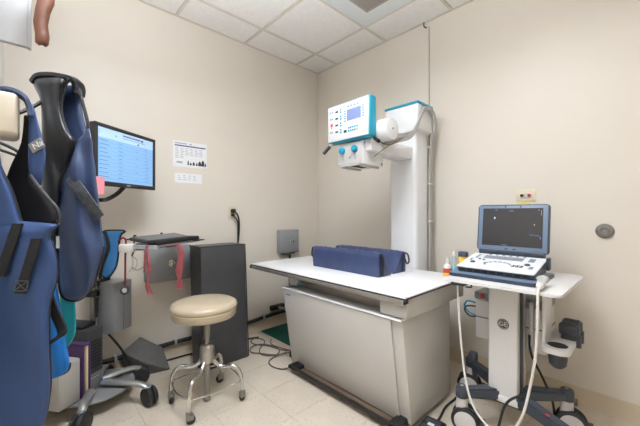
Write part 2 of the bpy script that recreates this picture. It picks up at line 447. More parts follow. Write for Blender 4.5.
# control panel
cp = MB().box(1.035, 1.405, -.862, -.792, 1.612, 1.872, .014, 3).build('control_panel', 'teal', t)
MB().box(1.045, 1.395, -.869, -.858, 1.622, 1.862, .004).build('face_plate', 'white_paint', cp)
def pb(u, vv, w, h, m, name='button', dz=.003):   # piece on the face: u right, vv down, metres from the top left corner
    x = 1.045+u; z = 1.862-vv
    MB().box(x-w/2, x+w/2, -.869-dz, -.868, z-h/2, z+h/2, .0008, 1).build(name, m, cp, smooth=0)
pb(.235, .088, .128, .082, 'lap_white', 'screen_bezel', .001); pb(.235, .088, .118, .074, 'screen_lav', 'display', .002)
for k in range(4): pb(.188+k*.027, .032, .013, .012, 'btn_grey')
for k in range(5):
    pb(.160, .058+k*.016, .011, .009, 'btn_grey'); pb(.312, .052+k*.016, .011, .010, 'btn_grey')
for r in range(4):
    z = .045+r*.045
    pb(.085, z, .024, .011, 'led_green', 'readout'); pb(.122, z-.008, .013, .011, 'btn_teal'); pb(.122, z+.009, .013, .011, 'btn_teal')
    if r != 2: pb(.026, z-.005, .009, .010, 'btn_grey'); pb(.042, z-.005, .009, .010, 'btn_teal' if r == 1 else 'btn_grey')
pb(.036, .126, .022, .02, 'pink', 'sticker', .002); pb(.036, .144, .014, .010, 'orange', 'sticker', .002)
pb(.162, .190, .024, .017, 'led_green', 'readout')
for c in range(5):
    for r in range(2): pb(.192+c*.018, .172+r*.02, .012, .012, 'btn_yellow' if (c, r) == (4, 1) else 'btn_teal')
for k in range(3): pb(.312, .150+k*.016, .022, .004, 'ink_grey', 'caption', .001)
pb(.23, .138, .06, .004, 'ink_grey', 'caption', .001)
for u, l in ((.05, .03), (.23, .03)): MB().box(1.045+u, 1.045+u+l, -.84, -.82, 1.871, 1.877, .002).build('latch', 'cart_dark', cp)
# collimator box
co = MB().box(1.104, 1.316, -.826, -.60, 1.455, 1.605, .004).build('collimator', 'white_paint', t)
MB().box(1.106, 1.312, -.832, -.825, 1.462, 1.600, .002).build('front_plate', 'cab_grey', co)
for x in (1.152, 1.262):
    k = MB().lathe([(.016, 0), (.022, .003), (.023, .016), (.019, .024), (.012, .027), (0, .0275)], (x, -.832, 1.555), (0, -1, 0), 16).build('knob', 'teal_knob', co)
    MB().box(x-.006, x+.006, -.838, -.832, 1.49, 1.53, .001).build('dial_scale', 'ink_grey', co)
MB().cyl((1.215, -.832, 1.505), .006, .004, (0, -1, 0), 10).build('pilot_lamp', 'vent_dark', co)
b = MB().box(1.125, 1.135, -.82, -.62, 1.44, 1.455); b.box(1.285, 1.295, -.82, -.62, 1.44, 1.455); b.box(1.12, 1.30, -.845, -.825, 1.445, 1.455, .002); b.build('filter_rail', 'lab_grey', co)
MB().box(1.19, 1.27, -.80, -.68, 1.45, 1.456).build('window', 'hole', co)
for z, y in ((1.59, -.80), (1.47, -.62)): MB().cyl((1.315, y, z), .006, .003, (1, 0, 0), 8).build('screw', 'cart_dark', co)
# black handles
for (p, q) in (((1.065, -.85, 1.615), (1.035, -.90, 1.545)), ((1.385, -.80, 1.615), (1.455, -.84, 1.572))):
    P, Q = Vector(p), Vector(q); b = MB()
    b.tube([P, P.lerp(Q, .35)], .007, 10, 0); b.build('handle_stem', 'steel', t)
    b = MB(); b.tube([P.lerp(Q, .28), P.lerp(Q, .5), Q], lambda s: .0115, 12, 3); b.build('handle', 'black', t)
# cables from the tube head up over the column head and down its side
for k in range(3):
    o = k*.012
    pts = [(1.395, -.70, 1.585+o*.4), (1.435, -.58, 1.615+o), (1.46, -.48, 1.655+o), (1.462, -.40, 1.74+o), (1.456, -.33+o*.3, 1.842+o), (1.455, -.262, 1.894+o*.8), (1.455, -.19+o, 1.894+o*.6), (1.452, -.146+o*1.4, 1.845), (1.445, -.128+o*1.3, 1.783), (1.425, -.128+o*1.3, 1.70), (1.410, -.128+o*1.3, 1.5), (1.410, -.128+o*1.3, 1.0), (1.410, -.128+o*1.3, .2), (1.43, -.12+o, .02)]
    MB().tube(pts, .0075, 8, 6).build('cable', 'cable_grey', t)
MB().tube([(1.38, -.74, 1.60), (1.42, -.67, 1.58), (1.452, -.53, 1.66), (1.464, -.44, 1.71)], .004, 6).build('cable', 'cable_olive', t)
MB().tube([(1.36, -.76, 1.50), (1.395, -.69, 1.56), (1.44, -.58, 1.635)], .003, 6).build('cable', 'cable_olive', t)
for z in (1.645, 1.36, 1.07): MB().box(1.39, 1.420, -.140, -.085, z-.006, z+.006, .002).build('cable_clip', 'off_white', t)

# ------------------------------------------------------------------ stool
cx, cy = .752, -1.605
t = thing('rolling_stool', 'round beige vinyl stool on curved chrome legs with casters', 'stool', (cx, cy, 0))
sc = (cx-.012, cy-.012)
MB().lathe([(0, .512), (.165, .512), (.178, .516), (.184, .524), (.186, .556), (.184, .560), (.190, .566), (.193, .578), (.188, .592), (.170, .603), (.13, .610), (.06, .612), (0, .6125)], (*sc, 0), seg=48).build('seat', 'seat_vinyl', t)
MB().lathe([(.1855, .553), (.188, .556), (.188, .560), (.1855, .563)], (*sc, 0), seg=48, loop=True).build('seat_piping', 'plate', t)
MB().cyl((cx, cy, .33), .0165, .185, seg=20).build('screw_post', 'rod_grey', t)
MB().lathe([(.02, .352), (.03, .350), (.032, .345), (.04, .344), (.043, .340), (.043, .245), (.040, .240), (.02, .238)], (cx, cy, 0), seg=28).build('hub', 'steel', t)
MB().lathe([(.016, .24), (.0165, .03), (.02, .028), (.02, .012), (.015, .008)], (cx, cy, 0), seg=18).build('centre_rod', 'rod_grey', t)
angs = []
for (wx, wy) in ((.893, -1.771), (.905, -1.443), (.594, -1.427), (.615, -1.768)): angs.append(math.atan2(wy-cy, wx-cx))
R_ = .215
for k, a in enumerate(angs):
    d = Vector((math.cos(a), math.sin(a), 0)); c = Vector((cx, cy, 0)); Z = Vector((0, 0, 1))
    pr = [(.020, .262), (.045, .238), (.075, .214), (.11, .208), (.15, .212), (.182, .196), (.203, .155), (.212, .10), (.215, .068)]
    MB().tube([c+d*r+Z*z for r, z in pr], .0125, 10, 5).build('leg', 'chrome', t)
    w = c+d*.215; s = Vector((-d.y, d.x, 0)); sw = (s*.6+d*.8).normalized(); off = Vector((-sw.y, sw.x, 0))*.012
    cs = MB().lathe([(.014, .05), (.015, .066), (.013, .072)], (*w.xy, 0), seg=12).build('caster', 'rod_grey', t)
    b = MB(); b.box(-.019, .019, -.0155, .0155, .024, .052, .004)
    b.xf(Matrix.Translation(w+off*.6) @ Matrix.Rotation(math.atan2(sw.x, -sw.y), 4, 'Z')).build('hood', 'rod_grey', cs)
    MB().lathe([(0, -.012), (.019, -.012), (.024, -.008), (.024, .008), (.019, .012), (0, .012)], (w+off+Z*.024), sw, 18).build('wheel', 'rubber', cs)
    a2 = angs[(k+1) % 4]; d2 = Vector((math.cos(a2), math.sin(a2), 0))
    MB().tube([c+d*.21+Z*.125, c+(d+d2)*.12+Z*.123, c+d2*.21+Z*.125], .0045, 8, 4).build('brace_rod', 'chrome', t)

# ------------------------------------------------------------------ things at the left wall
# leaning black block cushion
t = thing('block_cushion', 'tall black vinyl block cushion standing on end by the wall', 'cushion', (.31, -1.3, 0))
b = MB(); b.box(.206, .410, -1.486, -1.122, .0, .888, .012, 3)
sub = [e for e in b.bm.edges if e.calc_length() > .1]
bmesh.ops.subdivide_edges(b.bm, edges=sub, cuts=10, use_grid_fill=True)
for v_ in b.bm.verts:
    q = v_.co; bul = .006*math.sin(PI*min(1, max(0, (q.y+1.486)/.364)))*math.sin(PI*min(1, max(0, q.z/.888)))
    if q.x > .31: q.x += bul+.002*math.sin(q.y*60+q.z*17)
    q.x -= .055*q.z/.888; 
bd = b.build('body', 'pad_black', t, smooth=50)
b = MB()
for a in ([(.411, -1.486, .01), (.354, -1.486, .884)], [(.411, -1.122, .01), (.354, -1.122, .884)], [(.354, -1.486, .886), (.354, -1.122, .886)], [(.15, -1.486, .886), (.354, -1.486, .886)]):
    b.tube(a, .004, 6, 0)
b.build('piping', 'black', bd)

# foam wedge tipped against the wall
F_, G_, H_, L_, A_, B_ = (.200, -1.640, .001), (.165, -1.815, .001), (.212, -1.815, .112), (.052, -1.918, .162), (.05, -1.800, .240), (.088, -1.657, .133)
b = MB(); b.poly([F_, G_, H_, L_, A_, B_, (.05, -1.9, .001), (.05, -1.66, .001)], [(4, 5, 2, 3), (5, 0, 2), (2, 0, 1), (3, 2, 1, 6), (4, 3, 6, 7), (5, 4, 7), (0, 5, 7), (0, 7, 6, 1)])
es = [e for e in b.bm.edges]; bmesh.ops.bevel(b.bm, geom=es, offset=.003, segments=2, affect='EDGES')
tag(b.build('foam_wedge', 'wedge', smooth=35), 'dark grey foam wedge tipped up on the floor against the wall', 'wedge')

# black pipe and flat cable along the skirting
b = MB(); b.tube([(.029, -2.12, .115), (.029, -1.6, .122), (.029, -1.0, .12), (.029, -.87, .121), (.029, -.78, .128), (.029, -.55, .14), (.029, -.2, .145)], .016, 10, 6)
o = tag(b.build('black_pipe', 'cable_black'), 'black conduit pipe clipped along the top of the left skirting board', 'pipe')
for y, z in ((-.74, .131), (-1.55, .122), (-1.95, .117)):
    MB().box(.006, .056, y-.008, y+.008, z-.02, z+.022, .003).build('clip', 'cable_grey', o)
b = MB(); b.tube([(.05, -1.62, .008), (.07, -1.3, .008), (.10, -1.0, .008), (.14, -.86, .008)], .007, 8)
tag(b.build('floor_cable', 'cable_black'), 'straight black cable lying along the foot of the left wall', 'cable')
t = thing('wall_connector', 'black cable connector with grey plug low on the wall behind the table', 'connector', (.03, -.57, .2))
MB().box(.007, .05, -.655, -.50, .178, .222, .004).build('housing', 'black', t)
MB().tube([(.05, -.58, .2), (.075, -.54, .19), (.08, -.50, .165)], .012, 10).build('plug', 'lab_grey', t)
MB().tube([(.08, -.50, .165), (.09, -.46, .12), (.085, -.45, .03)], .006, 8).build('cord', 'cable_black', t)

tag(MB().box(.02, .62, -.76, -.22, 0, .008, .002).build('floor_mat', 'mat_green'), 'dark green rubber mat on the floor behind the table', 'mat')

# cable tangle, black plug
def loop(pts, r, m, label, name='power_cable'):
    o = MB().tube([(x, y, .006 if len(p) == 2 else p[2]) for p in pts for x, y in [p[:2]]], r, 7, 6).build(name, m)
    return tag(o, label, 'cable')
loop([(.62, -.83, .03), (.5, -.86), (.36, -.90), (.24, -.97), (.16, -.95), (.14, -.90), (.2, -.86), (.28, -.89), (.36, -.99), (.46, -1.03), (.54, -.96), (.5, -.89, .012), (.4, -.88, .012), (.3, -.94, .014), (.28, -1.02), (.36, -1.07), (.46, -1.03, .014), (.55, -.95, .01), (.63, -.86, .03)], .005, 'cable_floor', 'brown coiled cable tangled on the floor beside the green mat')
loop([(.60, -.89, .03), (.56, -.98), (.60, -1.06), (.68, -1.08), (.76, -1.05), (.80, -1.0, .02)], .005, 'cable_floor', 'single brown cable loop reaching the end of the foot bar')
loop([(.25, -.80), (.34, -.86), (.48, -.84), (.62, -.82, .02)], .004, 'cable_floor', 'thin brown cable crossing the floor along the mat edge')
t = thing('black_plug', 'black plug lump on the floor at the cabinet corner', 'plug', (.655, -.86, 0))
b = MB(); b.box(.63, .69, -.895, -.83, 0, .05, .012, 3); b.build('body', 'black', t)
b = MB(); b.tube([(.655, -.865, .045), (.64, -.85, .075), (.66, -.82, .08)], .012, 8); b.build('strain_relief', 'black', t)

# knob boxes on the wall
def knob_box(label, y0, y1, z0, z1, dep, kr, name='wall_box'):
    t = thing(name, label, 'wall box', (0, (y0+y1)/2, z0))
    bx = MB().box(.001, dep, y0, y1, z0, z1, .006).build('body', 'box_grey', t)
    MB().box(dep-.001, dep+.004, y0+.006, y1-.006, z0+.006, z1-.006, .003).build('cover', 'box_grey', t)
    kb = MB().lathe([(.6*kr+.01, 0), (kr+.004, .002), (kr+.004, .006), (kr*.8, .008), (kr*.8, .03), (kr*.7, .034), (0, .035)], (dep+.003, (y0+y1)/2+.012, (z0+z1)/2+.002), (1, 0, 0), 20).build('knob', 'chrome', t)
    MB().box(dep+.036, dep+.041, (y0+y1)/2+.009, (y0+y1)/2+.015, (z0+z1)/2-kr*.6, (z0+z1)/2+kr*.6).build('key_slot', 'black', kb)
    return t
knob_box('wide grey metal wall box with round knob behind the keyboard tray', -1.765, -1.455, .622, .888, .1, .022)
t2 = knob_box('small grey metal wall box with round knob beyond the table', -.565, -.34, .735, .964, .08, .018)
MB().box(.01, .05, -.53, -.37, .715, .735).build('bracket', 'box_dark', t2)
MB().tube([(.03, -.42, .735), (.03, -.42, .6), (.03, -.42, .24)], .012, 8).build('feed_pipe', 'black', t2)
tag(MB().box(.001, .05, -1.465, -1.43, .72, .80, .003).build('small_carton', 'bright_blue'), 'small bright blue carton on the wall beside the wide grey box', 'carton')

# wall socket with plug
t = thing('wall_socket', 'cream wall socket with a black plug and hanging cord', 'socket', (0, -1.052, 1.14))
pl = MB().box(.0005, .007, -1.09, -1.014, 1.085, 1.195, .003).build('cover_plate', 'plate', t)
MB().box(.006, .010, -1.070, -1.036, 1.145, 1.178, .004).build('outlet', 'off_white', pl)
MB().box(.006, .010, -1.070, -1.036, 1.100, 1.133, .004).build('outlet', 'off_white', pl)
b = MB(); b.box(.007, .045, -1.070, -1.034, 1.135, 1.172, .006); b.box(.007, .035, -1.066, -1.040, 1.105, 1.13, .005); b.build('plug', 'black', t)
b = MB(); b.tube([(.042, -1.05, 1.15), (.06, -1.03, 1.12), (.05, -1.008, 1.06), (.04, -1.004, .95), (.05, -1.02, .86), (.06, -1.05, .7)], .0075, 8)
b.tube([(.03, -1.05, 1.11), (.045, -1.02, 1.06), (.03, -1.008, .95), (.04, -1.02, .8), (.05, -1.06, .7)], .006, 8); b.build('cord', 'cable_black', t)

# papers
t = thing('wall_notice', 'white printed notice with blue bar and equipment picture on the wall', 'notice', (0, -1.42, 1.6))
MB().box(.0005, .003, -1.56, -1.284, 1.506, 1.712, .0008, 1).build('sheet', 'paper', t)
def ink(y0, y1, z0, z1, m, name): MB().box(.003, .0034, y0, y1, z0, z1).build(name, m, t, smooth=0)
ink(-1.545, -1.45, 1.690, 1.699, 'ink_grey', 'title_line'); ink(-1.43, -1.41, 1.690, 1.699, 'ink_grey', 'title_line')
ink(-1.545, -1.296, 1.671, 1.681, 'ink_blue', 'blue_bar')
b = MB()
for k in range(7):
    for s in range(6 if k < 5 else 2):
        y = -1.54+s*.038
        b.box(.003, .0034, y, y+.03*random.uniform(.75, 1.1), 1.655-k*.013, 1.659-k*.013)
b.build('text_lines', 'ink_grey', t, smooth=0)
ink(-1.53, -1.485, 1.535, 1.55, 'ink_grey', 'logo')
for y, w, h in ((-1.44, .012, .04), (-1.42, .018, .022), (-1.395, .02, .03), (-1.37, .015, .026), (-1.345, .03, .04), (-1.318, .028, .052), (-1.296, .012, .03)):
    MB().prism([(.003, y-w/2, 1.525), (.003, y+w/2, 1.525), (.003, y+w/2*.8, 1.525+h*.6), (.003, y+w*.1, 1.525+h), (.003, y-w/2*.7, 1.525+h*.75)], (.0006, 0, 0)).build('picture', 'ink_black', t, smooth=0)
t = thing('wall_strip', 'small white paper strip with faint print taped below the notice', 'notice', (0, -1.43, 1.415))
MB().box(.0005, .002, -1.543, -1.325, 1.378, 1.455, .0005, 1).build('sheet', 'paper', t)
b = MB()
for k in range(3):
    for s in range(4): b.box(.002, .0022, -1.52+s*.04, -1.52+s*.04+.032*random.uniform(.5, 1), 1.435-k*.016, 1.439-k*.016)
b.build('text_lines', 'ink_grey', t, smooth=0)

# ------------------------------------------------------------------ back wall fittings
t = thing('wall_jack_plate', 'cream wall plate with one dark and one red jack above the laptop', 'wall plate', (2.02, 0, 1.25))
MB().box(1.965, 2.078, -.007, -.0005, 1.212, 1.288, .002).build('cover_plate', 'plate', t)
for x, m in ((2.0, 'ink_black'), (2.042, 'red_jack')):
    q = MB().lathe([(.019, 0), (.019, .003), (.016, .005), (.009, .005)], (x, -.006, 1.25), (0, -1, 0), 20).build('jack_ring', 'off_white', t)
    MB().cyl((x, -.010, 1.25), .010, .008, (0, -1, 0), 12).build('jack', m, q)
tag(MB().box(1.968, 2.048, -.003, -.0005, 1.190, 1.211, .0005, 1).build('sticky_note', 'yellow_note'), 'pale yellow sticker just under the cream wall plate', 'sticker')
t = thing('wall_bumper', 'round grey rubber bumper fixed to the bare wall', 'bumper', (2.407, 0, 1.033))
MB().lathe([(.041, 0), (.041, .006), (.036, .016), (.026, .024), (.02, .025), (.015, .020), (0, .019)], (2.407, -.0005, 1.033), (0, -1, 0), 28).build('pad', 'bumper', t)
MB().cyl((2.407, -.019, 1.033), .007, .003, (0, -1, 0), 10).build('screw', 'rod_grey', t)
t = thing('wall_raceway', 'thin cream cable raceway running from ceiling down behind the column', 'raceway', (1.333, 0, 1.0))
MB().box(1.321, 1.341, -.011, -.0005, .11, 2.655, .002).build('channel', 'wall', t)
MB().box(1.341, 1.3435, -.009, -.0005, .11, 2.655).build('edge_strip', 'vent_dark', t)
b = MB(); b.tube([(1.305, -.02, 2.697), (1.305, -.022, 2.668), (1.315, -.014, 2.655), (1.327, -.008, 2.65)], .005, 8); b.build('hook', 'cart_dark', t)
MB().box(2.25, 2.29, -.05, -.02, 0, .035, .003).build('vent_block', 'bumper')
tag(bpy.data.objects['vent_block'], 'small grey block on the floor against the skirting board', 'block')

# ------------------------------------------------------------------ ultrasound cart
t = thing('ultrasound_cart', 'white and slate ultrasound cart on four twin casters', 'cart', (2.09, -.56, 0))
co_ = MB().box(2.0, 2.135, -.625, -.47, .185, .79, .008, 3).build('column', 'cart_white', t)
MB().box(2.133, 2.142, -.585, -.545, .22, .78, .002).build('column_slot', 'cart_dark', t)
em = MB().lathe([(0, 0), (.026, 0), (.027, .001), (.027, .002), (0, .0025)], (2.072, -.625, .568), (0, -1, 0), 32).build('emblem', 'ge_dark', co_)
em2 = text_bm('GE', .03); em2.xf(frame((2.072, -.6283, .568), (1, 0, 0), (0, 0, 1))); em2.build('emblem_letters', 'cart_white', co_, smooth=0)
MB().lathe([(.021, 0), (.021, .0008), (.0225, .0008), (.0225, 0)], (2.072, -.6275, .568), (0, -1, 0), 32, loop=True).build('emblem_ring', 'cart_white', co_)
MB().box(1.995, 2.14, -.63, -.465, .165, .20, .006).build('column_foot', 'cart_white', t)
wheels = [(1.912, -.74), (2.293, -.377), (1.813, -.367), (2.392, -.752)]
MB().box(2.0, 2.15, -.62, -.48, .15, .225, .012).build('base_hub', 'cart_dark', t)
for k, (wx, wy) in enumerate(wheels):
    w = Vector((wx, wy, 0)); c = Vector((2.075, -.55, 0)); d = (w-c).normalized(); s = Vector((-d.y, d.x, 0)); Z = Vector((0, 0, 1))
    p0 = c+d*.05; p1 = w-d*.005
    a = [p0-s*.034+Z*.165, p0+s*.034+Z*.165, p0+s*.034+Z*.225, p0-s*.034+Z*.225]; e = [p1-s*.026+Z*.178, p1+s*.026+Z*.178, p1+s*.026+Z*.222, p1-s*.026+Z*.222]
    b = MB(); b.poly(a+e, [(0, 1, 2, 3), (7, 6, 5, 4), (0, 4, 5, 1), (1, 5, 6, 2), (2, 6, 7, 3), (3, 7, 4, 0)])
    bmesh.ops.bevel(b.bm, geom=list(b.bm.edges), offset=.008, segments=2, affect='EDGES')
    lg = b.build('base_leg', 'cart_slate', t)
    MB().lathe([(.028, .176), (.031, .18), (.031, .222), (.026, .232), (.01, .234), (0, .234)], (wx, wy, 0), seg=20).build('leg_cap', 'cart_slate', lg)
    MB().cyl((wx, wy, .236-.003), .008, .003, seg=10).build('screw', 'steel', lg)
    cs = MB().lathe([(.026, .178), (.028, .15), (.03, .10), (.024, .085)], (wx, wy, 0), seg=18).build('caster', 'wheel_disc', t)
    ax = Vector((.25, -.97, 0)) if k != 1 else Vector((.2, -.98, 0))
    side = Vector((-ax.y, ax.x, 0)); wc = w+side*(.018 if k != 2 else -.01)+Z*.068
    for sg in (-1, 1):
        wl = MB().lathe([(.045, .012), (.06, .012), (.067, .017), (.068, .024), (.066, .033), (.058, .038), (.045, .038)], wc, ax*sg, 32, loop=True).build('wheel', 'rubber', cs)
        MB().lathe([(0, .012), (.056, .012), (.056, .036), (.05, .0385), (.02, .041), (0, .0415)], wc, ax*sg, 32).build('hub_disc', 'wheel_disc', cs)
    b = MB(); b.lathe([(0, -.010), (.05, -.010), (.05, .010), (0, .010)], wc, ax, 24); b.build('fork', 'cart_dark', cs)
    MB().box(-.012, .012, -.028, .028, 0, .012, .003).xf(Matrix.Translation(wc+side*.075-Z*.0) @ Matrix.Rotation(math.atan2(ax.x, -ax.y), 4, 'Z')).build('brake_pedal', 'cart_dark', cs)
b = MB(); b.box(1.80, 1.85, -.39, -.345, .10, .27, .012); b.build('rear_guard', 'cart_slate', t)
# accessory box behind the column
ab = MB().box(1.875, 2.222, -.466, -.26, .405, .63, .008).build('accessory_box', 'cart_white', t)
MB().box(1.87, 2.225, -.469, -.255, .632, .672, .006).build('box_lid', 'box_grey', ab)
MB().box(1.873, 2.224, -.468, -.258, .525, .531).build('box_seam', 'box_dark', ab)
MB().box(2.152, 2.172, -.49, -.466, .44, .67, .006).build('box_strap', 'cart_white', ab)
MB().box(1.905, 1.925, -.478, -.462, .64, .665, .003).build('red_latch', 'red_label', ab)
for q in range(2): MB().tube([(1.88, -.45, .60-q*.02), (1.82, -.44, .60-q*.03), (1.80, -.43, .56-q*.02), (1.83, -.43, .53-q*.02), (1.88, -.44, .52)], .005, 7).build('coiled_lead', 'teal_knob' if q == 0 else 'cart_slate', t)
# trays
def rounded(x0, x1, y0, y1, z0, z1, r, bev=.003):
    pts = []
    for (cx_, cy_, a0) in ((x1-r, y1-r, 0), (x0+r, y1-r, PI/2), (x0+r, y0+r, PI), (x1-r, y0+r, 1.5*PI)):
        for k in range(6): a = a0+k*PI/10; pts.append((cx_+r*math.cos(a), cy_+r*math.sin(a), z0))
    return MB().prism(pts, (0, 0, z1-z0), bev, 2)
tr = rounded(1.85, 2.345, -.825, -.21, .786, .800, .03).build('tray', 'cart_white', t)
rounded(1.838, 2.244, -.745, -.38, .8005, .817, .02, .005).build('tray_pad', 'lap_dark', t)
rounded(1.842, 2.24, -.742, -.40, .8165, .821, .018, .002).build('tray_mat', 'lap_blue', t)
MB().box(1.86, 1.93, -.76, -.70, .755, .787, .006).build('tray_grip', 'cart_dark', t)
b = MB(); b.tube([(1.93, -.74, .78), (1.955, -.74, .772), (1.958, -.74, .755), (1.93, -.74, .752)], .004, 8); b.build('hook', 'cart_dark', t)
MB().box(1.98, 2.2, -.62, -.46, .77, .787, .004).build('tray_mount', 'cart_white', t)
# probe holder at the right side
ph = MB()
ph.prism([(2.232, -.60, .785), (2.232, -.60, .51), (2.232, -.58, .495), (2.232, -.47, .495), (2.232, -.46, .60), (2.232, -.46, .785)], (.014, 0, 0), .003)
ph.build('holder_bracket', 'cart_white', t)
hs = rounded(2.232, 2.34, -.64, -.28, .485, .510, .03, .004).build('holder_shelf', 'cart_white', t)
MB().lathe([(.042, 0), (.044, .0015), (.041, .002), (.040, .0)], (2.288, -.575, .5105), seg=28, loop=True).build('cup_rim', 'cart_white', hs)
MB().lathe([(.0405, .0015), (.038, -.02), (.030, -.075), (0, -.08)], (2.288, -.575, .5105), seg=24).build('cup', 'hole', hs)
MB().lathe([(0, -.1), (.02, -.1), (.034, -.085), (.038, -.055), (.036, -.02)], (2.289, -.575, .508), seg=20).build('cup_base', 'cart_dark', hs)
for y in (-.435, -.355):
    cu = MB().box(2.27, 2.352, y-.026, y+.026, .53, .585, .012, 3).build('probe_cup', 'cart_dark', hs)
    MB().box(2.281, 2.341, y-.017, y+.018, .582, .5865, .002).build('cup_opening', 'hole', cu)
    MB().box(2.335, 2.358, y-.012, y+.012, .475, .54, .006).build('cup_tail', 'cart_dark', cu)
    MB().box(2.28, 2.34, y-.02, y+.02, .508, .532, .002).build('cup_foot', 'cart_dark', cu)
# black mains lead behind and at the base
MB().tube([(2.155, -.49, .5), (2.16, -.48, .40), (2.20, -.44, .28), (2.235, -.40, .16), (2.24, -.36, .03)], .006, 8).build('mains_lead', 'cable_black', t)
MB().tube([(2.18, -.60, .232), (2.14, -.66, .238), (2.10, -.70, .19), (2.08, -.76, .06), (2.06, -.80, .008)], .006, 8).build('mains_lead', 'cable_black', t)
MB().prism([(2.262, -.697, .2262), (2.276, -.706, .2262), (2.283, -.694, .2262), (2.270, -.686, .2262)], (0, 0, .0015)).build('red_sticker', 'red_label', t)

# ultrasound probe with long white lead
t = thing('ultrasound_probe', 'grey ultrasound probe with long looping white cable on the cart', 'probe', (2.27, -.72, .80))
pb_ = MB().lathe([(0, 0), (.012, 0), (.016, .006), (.017, .05), (.022, .075), (.026, .09), (.024, .098), (0, .102)], (2.262, -.775, .822), (-.1, 1, .12), 18, sx=1, sy=.75).build('handle', 'lab_grey', t)
MB().lathe([(.012, 0), (.015, -.02), (.008, -.045), (0, -.046)], (2.262, -.775, .822), (-.1, 1, .12), 14).build('strain_relief', 'off_white', t)
MB().tube([(2.266, -.812, .818), (2.268, -.845, .80), (2.268, -.85, .70), (2.262, -.85, .55), (2.245, -.85, .42), (2.215, -.85, .27), (2.175, -.85, .185), (2.12, -.84, .14), (2.06, -.82, .135), (1.99, -.80, .19), (1.945, -.78, .30), (1.915, -.765, .50), (1.90, -.755, .66), (1.895, -.752, .76)], .0055, 10, 8).build('lead', 'off_white', t)
MB().box(2.168, 2.186, -.862, -.842, .165, .20, .002).build('lead_tag', 'white_tag', t)

# ------------------------------------------------------------------ ultrasound laptop
t = thing('ultrasound_laptop', 'open portable ultrasound laptop console with grey-blue lid on the cart', 'laptop', (2.04, -.55, .8215))
def zb_(y): return .851+(y+.69)*.18          # keyboard deck slope
b = MB(); x0, x1, y0, y1 = 1.868, 2.216, -.69, -.43
b.poly([(x0, y0, .8215), (x1, y0, .8215), (x1, y1, .8215), (x0, y1, .8215), (x0, y0, zb_(y0)-.006), (x1, y0, zb_(y0)-.006), (x1, y1, zb_(y1)-.006), (x0, y1, zb_(y1)-.006)], [(3, 2, 1, 0), (4, 5, 6, 7), (0, 1, 5, 4), (1, 2, 6, 5), (2, 3, 7, 6), (3, 0, 4, 7)])
bmesh.ops.bevel(b.bm, geom=list(b.bm.edges), offset=.004, segments=2, affect='EDGES'); b.build('base', 'lap_dark', t)
b = MB()
b.poly([(x0-.006, y0-.006, zb_(y0)-.007), (x1+.006, y0-.006, zb_(y0)-.007), (x1+.006, y1, zb_(y1)-.007), (x0-.006, y1, zb_(y1)-.007), (x0-.006, y0-.006, zb_(y0)), (x1+.006, y0-.006, zb_(y0)), (x1+.006, y1, zb_(y1)), (x0-.006, y1, zb_(y1))], [(3, 2, 1, 0), (4, 5, 6, 7), (0, 1, 5, 4), (1, 2, 6, 5), (2, 3, 7, 6), (3, 0, 4, 7)])
bmesh.ops.bevel(b.bm, geom=list(b.bm.edges), offset=.003, segments=2, affect='EDGES'); dk = b.build('deck', 'lap_white', t)
for k in range(9): MB().box(x0+.012+k*.037, x0+.04+k*.037, y0-.002, y0+.004, .828, .839).build('grille_slot', 'hole', t, smooth=0)
keym = {}
def key(x, y, w, h, m, r=0, name='key'):
    kk = (w, h, m)
    if kk not in keym: o = keym[kk] = MB().box(-w/2, w/2, -h/2, h/2, 0, .004, .001, 1).build(name, m, dk, local=True)
    else: o = keym[kk].copy(); COL.objects.link(o)
    z = zb_(y)-.0005; base = wm(dk).inverted() @ Vector((x, y, z)); o.location = base; o.rotation_euler = (math.atan(.18), 0, r)
for r in range(4):
    for c in range(15): key(1.945+c*.0128, -.475-r*.0135, .0105, .0105, 'lap_key')
for k in range(6): key(1.955+k*.034, -.449, .014, .006, 'lap_key')
for k in range(4): key(2.168, -.475-k*.0135, .026, .010, 'lap_key')
for k in range(5): key(1.905, -.47-k*.014, .010, .010, 'lap_key')
for k in range(4): key(1.888+k*.002, -.545-k*.012, .010, .008, 'lap_key')
for k in range(7): a = PI*(.15+.7*k/6); key(2.04+.062*math.cos(a), -.618+.05*math.sin(a), .017, .008, 'lap_key', a-PI/2)
for k in range(3): key(1.975+k*.004, -.60-k*.013, .012, .009, 'lap_key'); key(2.115+k*.017, -.60, .013, .008, 'lap_keydark'); key(2.112+k*.018, -.617, .014, .008, 'lap_keydark'); key(2.19, -.60-k*.014, .018, .007, 'lap_key')
for (x, y, m, r) in ((1.915, -.607, 'lap_keydark', .013), (2.165, -.572, 'lap_keydark', .013), (2.04, -.632, 'lap_white', .022), (1.93, -.545, 'lap_key', .008), (1.955, -.555, 'lap_key', .008)):
    MB().lathe([(0, 0), (r, 0), (r, .004), (r*.8, .007), (0, .0075)], (x, y, zb_(y)-.001), (0, -.18, 1), 18).build('dial', m, dk)
# lid, leaning back a little
hz = zb_(-.43)+.004; lean = math.radians(7)
LM = Matrix.Translation((2.047, -.425, hz)) @ Matrix.Rotation(-lean, 4, 'X')
for u in (-.112, .112): MB().box(u-.052, u+.052, -.012, .012, -.002, .022, .006).xf(LM).build('hinge', 'lap_dark', t)
MB().box(-.165, .165, -.005, .014, -.006, .022, .004).xf(LM).build('hinge_bar', 'lap_dark', t)
b = MB(); pts = []
for (cx_, cz_, a0) in ((.163, .268, 0), (-.163, .268, PI/2), (-.163, .03, PI), (.163, .03, 1.5*PI)):
    for k in range(6): a = a0+k*PI/10; pts.append((cx_+.015*math.cos(a), .0, cz_+.015*math.sin(a)))
b.prism(pts, (0, .022, 0), .004); lid = b.xf(LM).build('lid', 'lap_dark', t)
b = MB(); b.box(-.172, .172, -.004, .002, .020, .277, .003); b.xf(LM).build('bezel', 'lap_blue', lid)
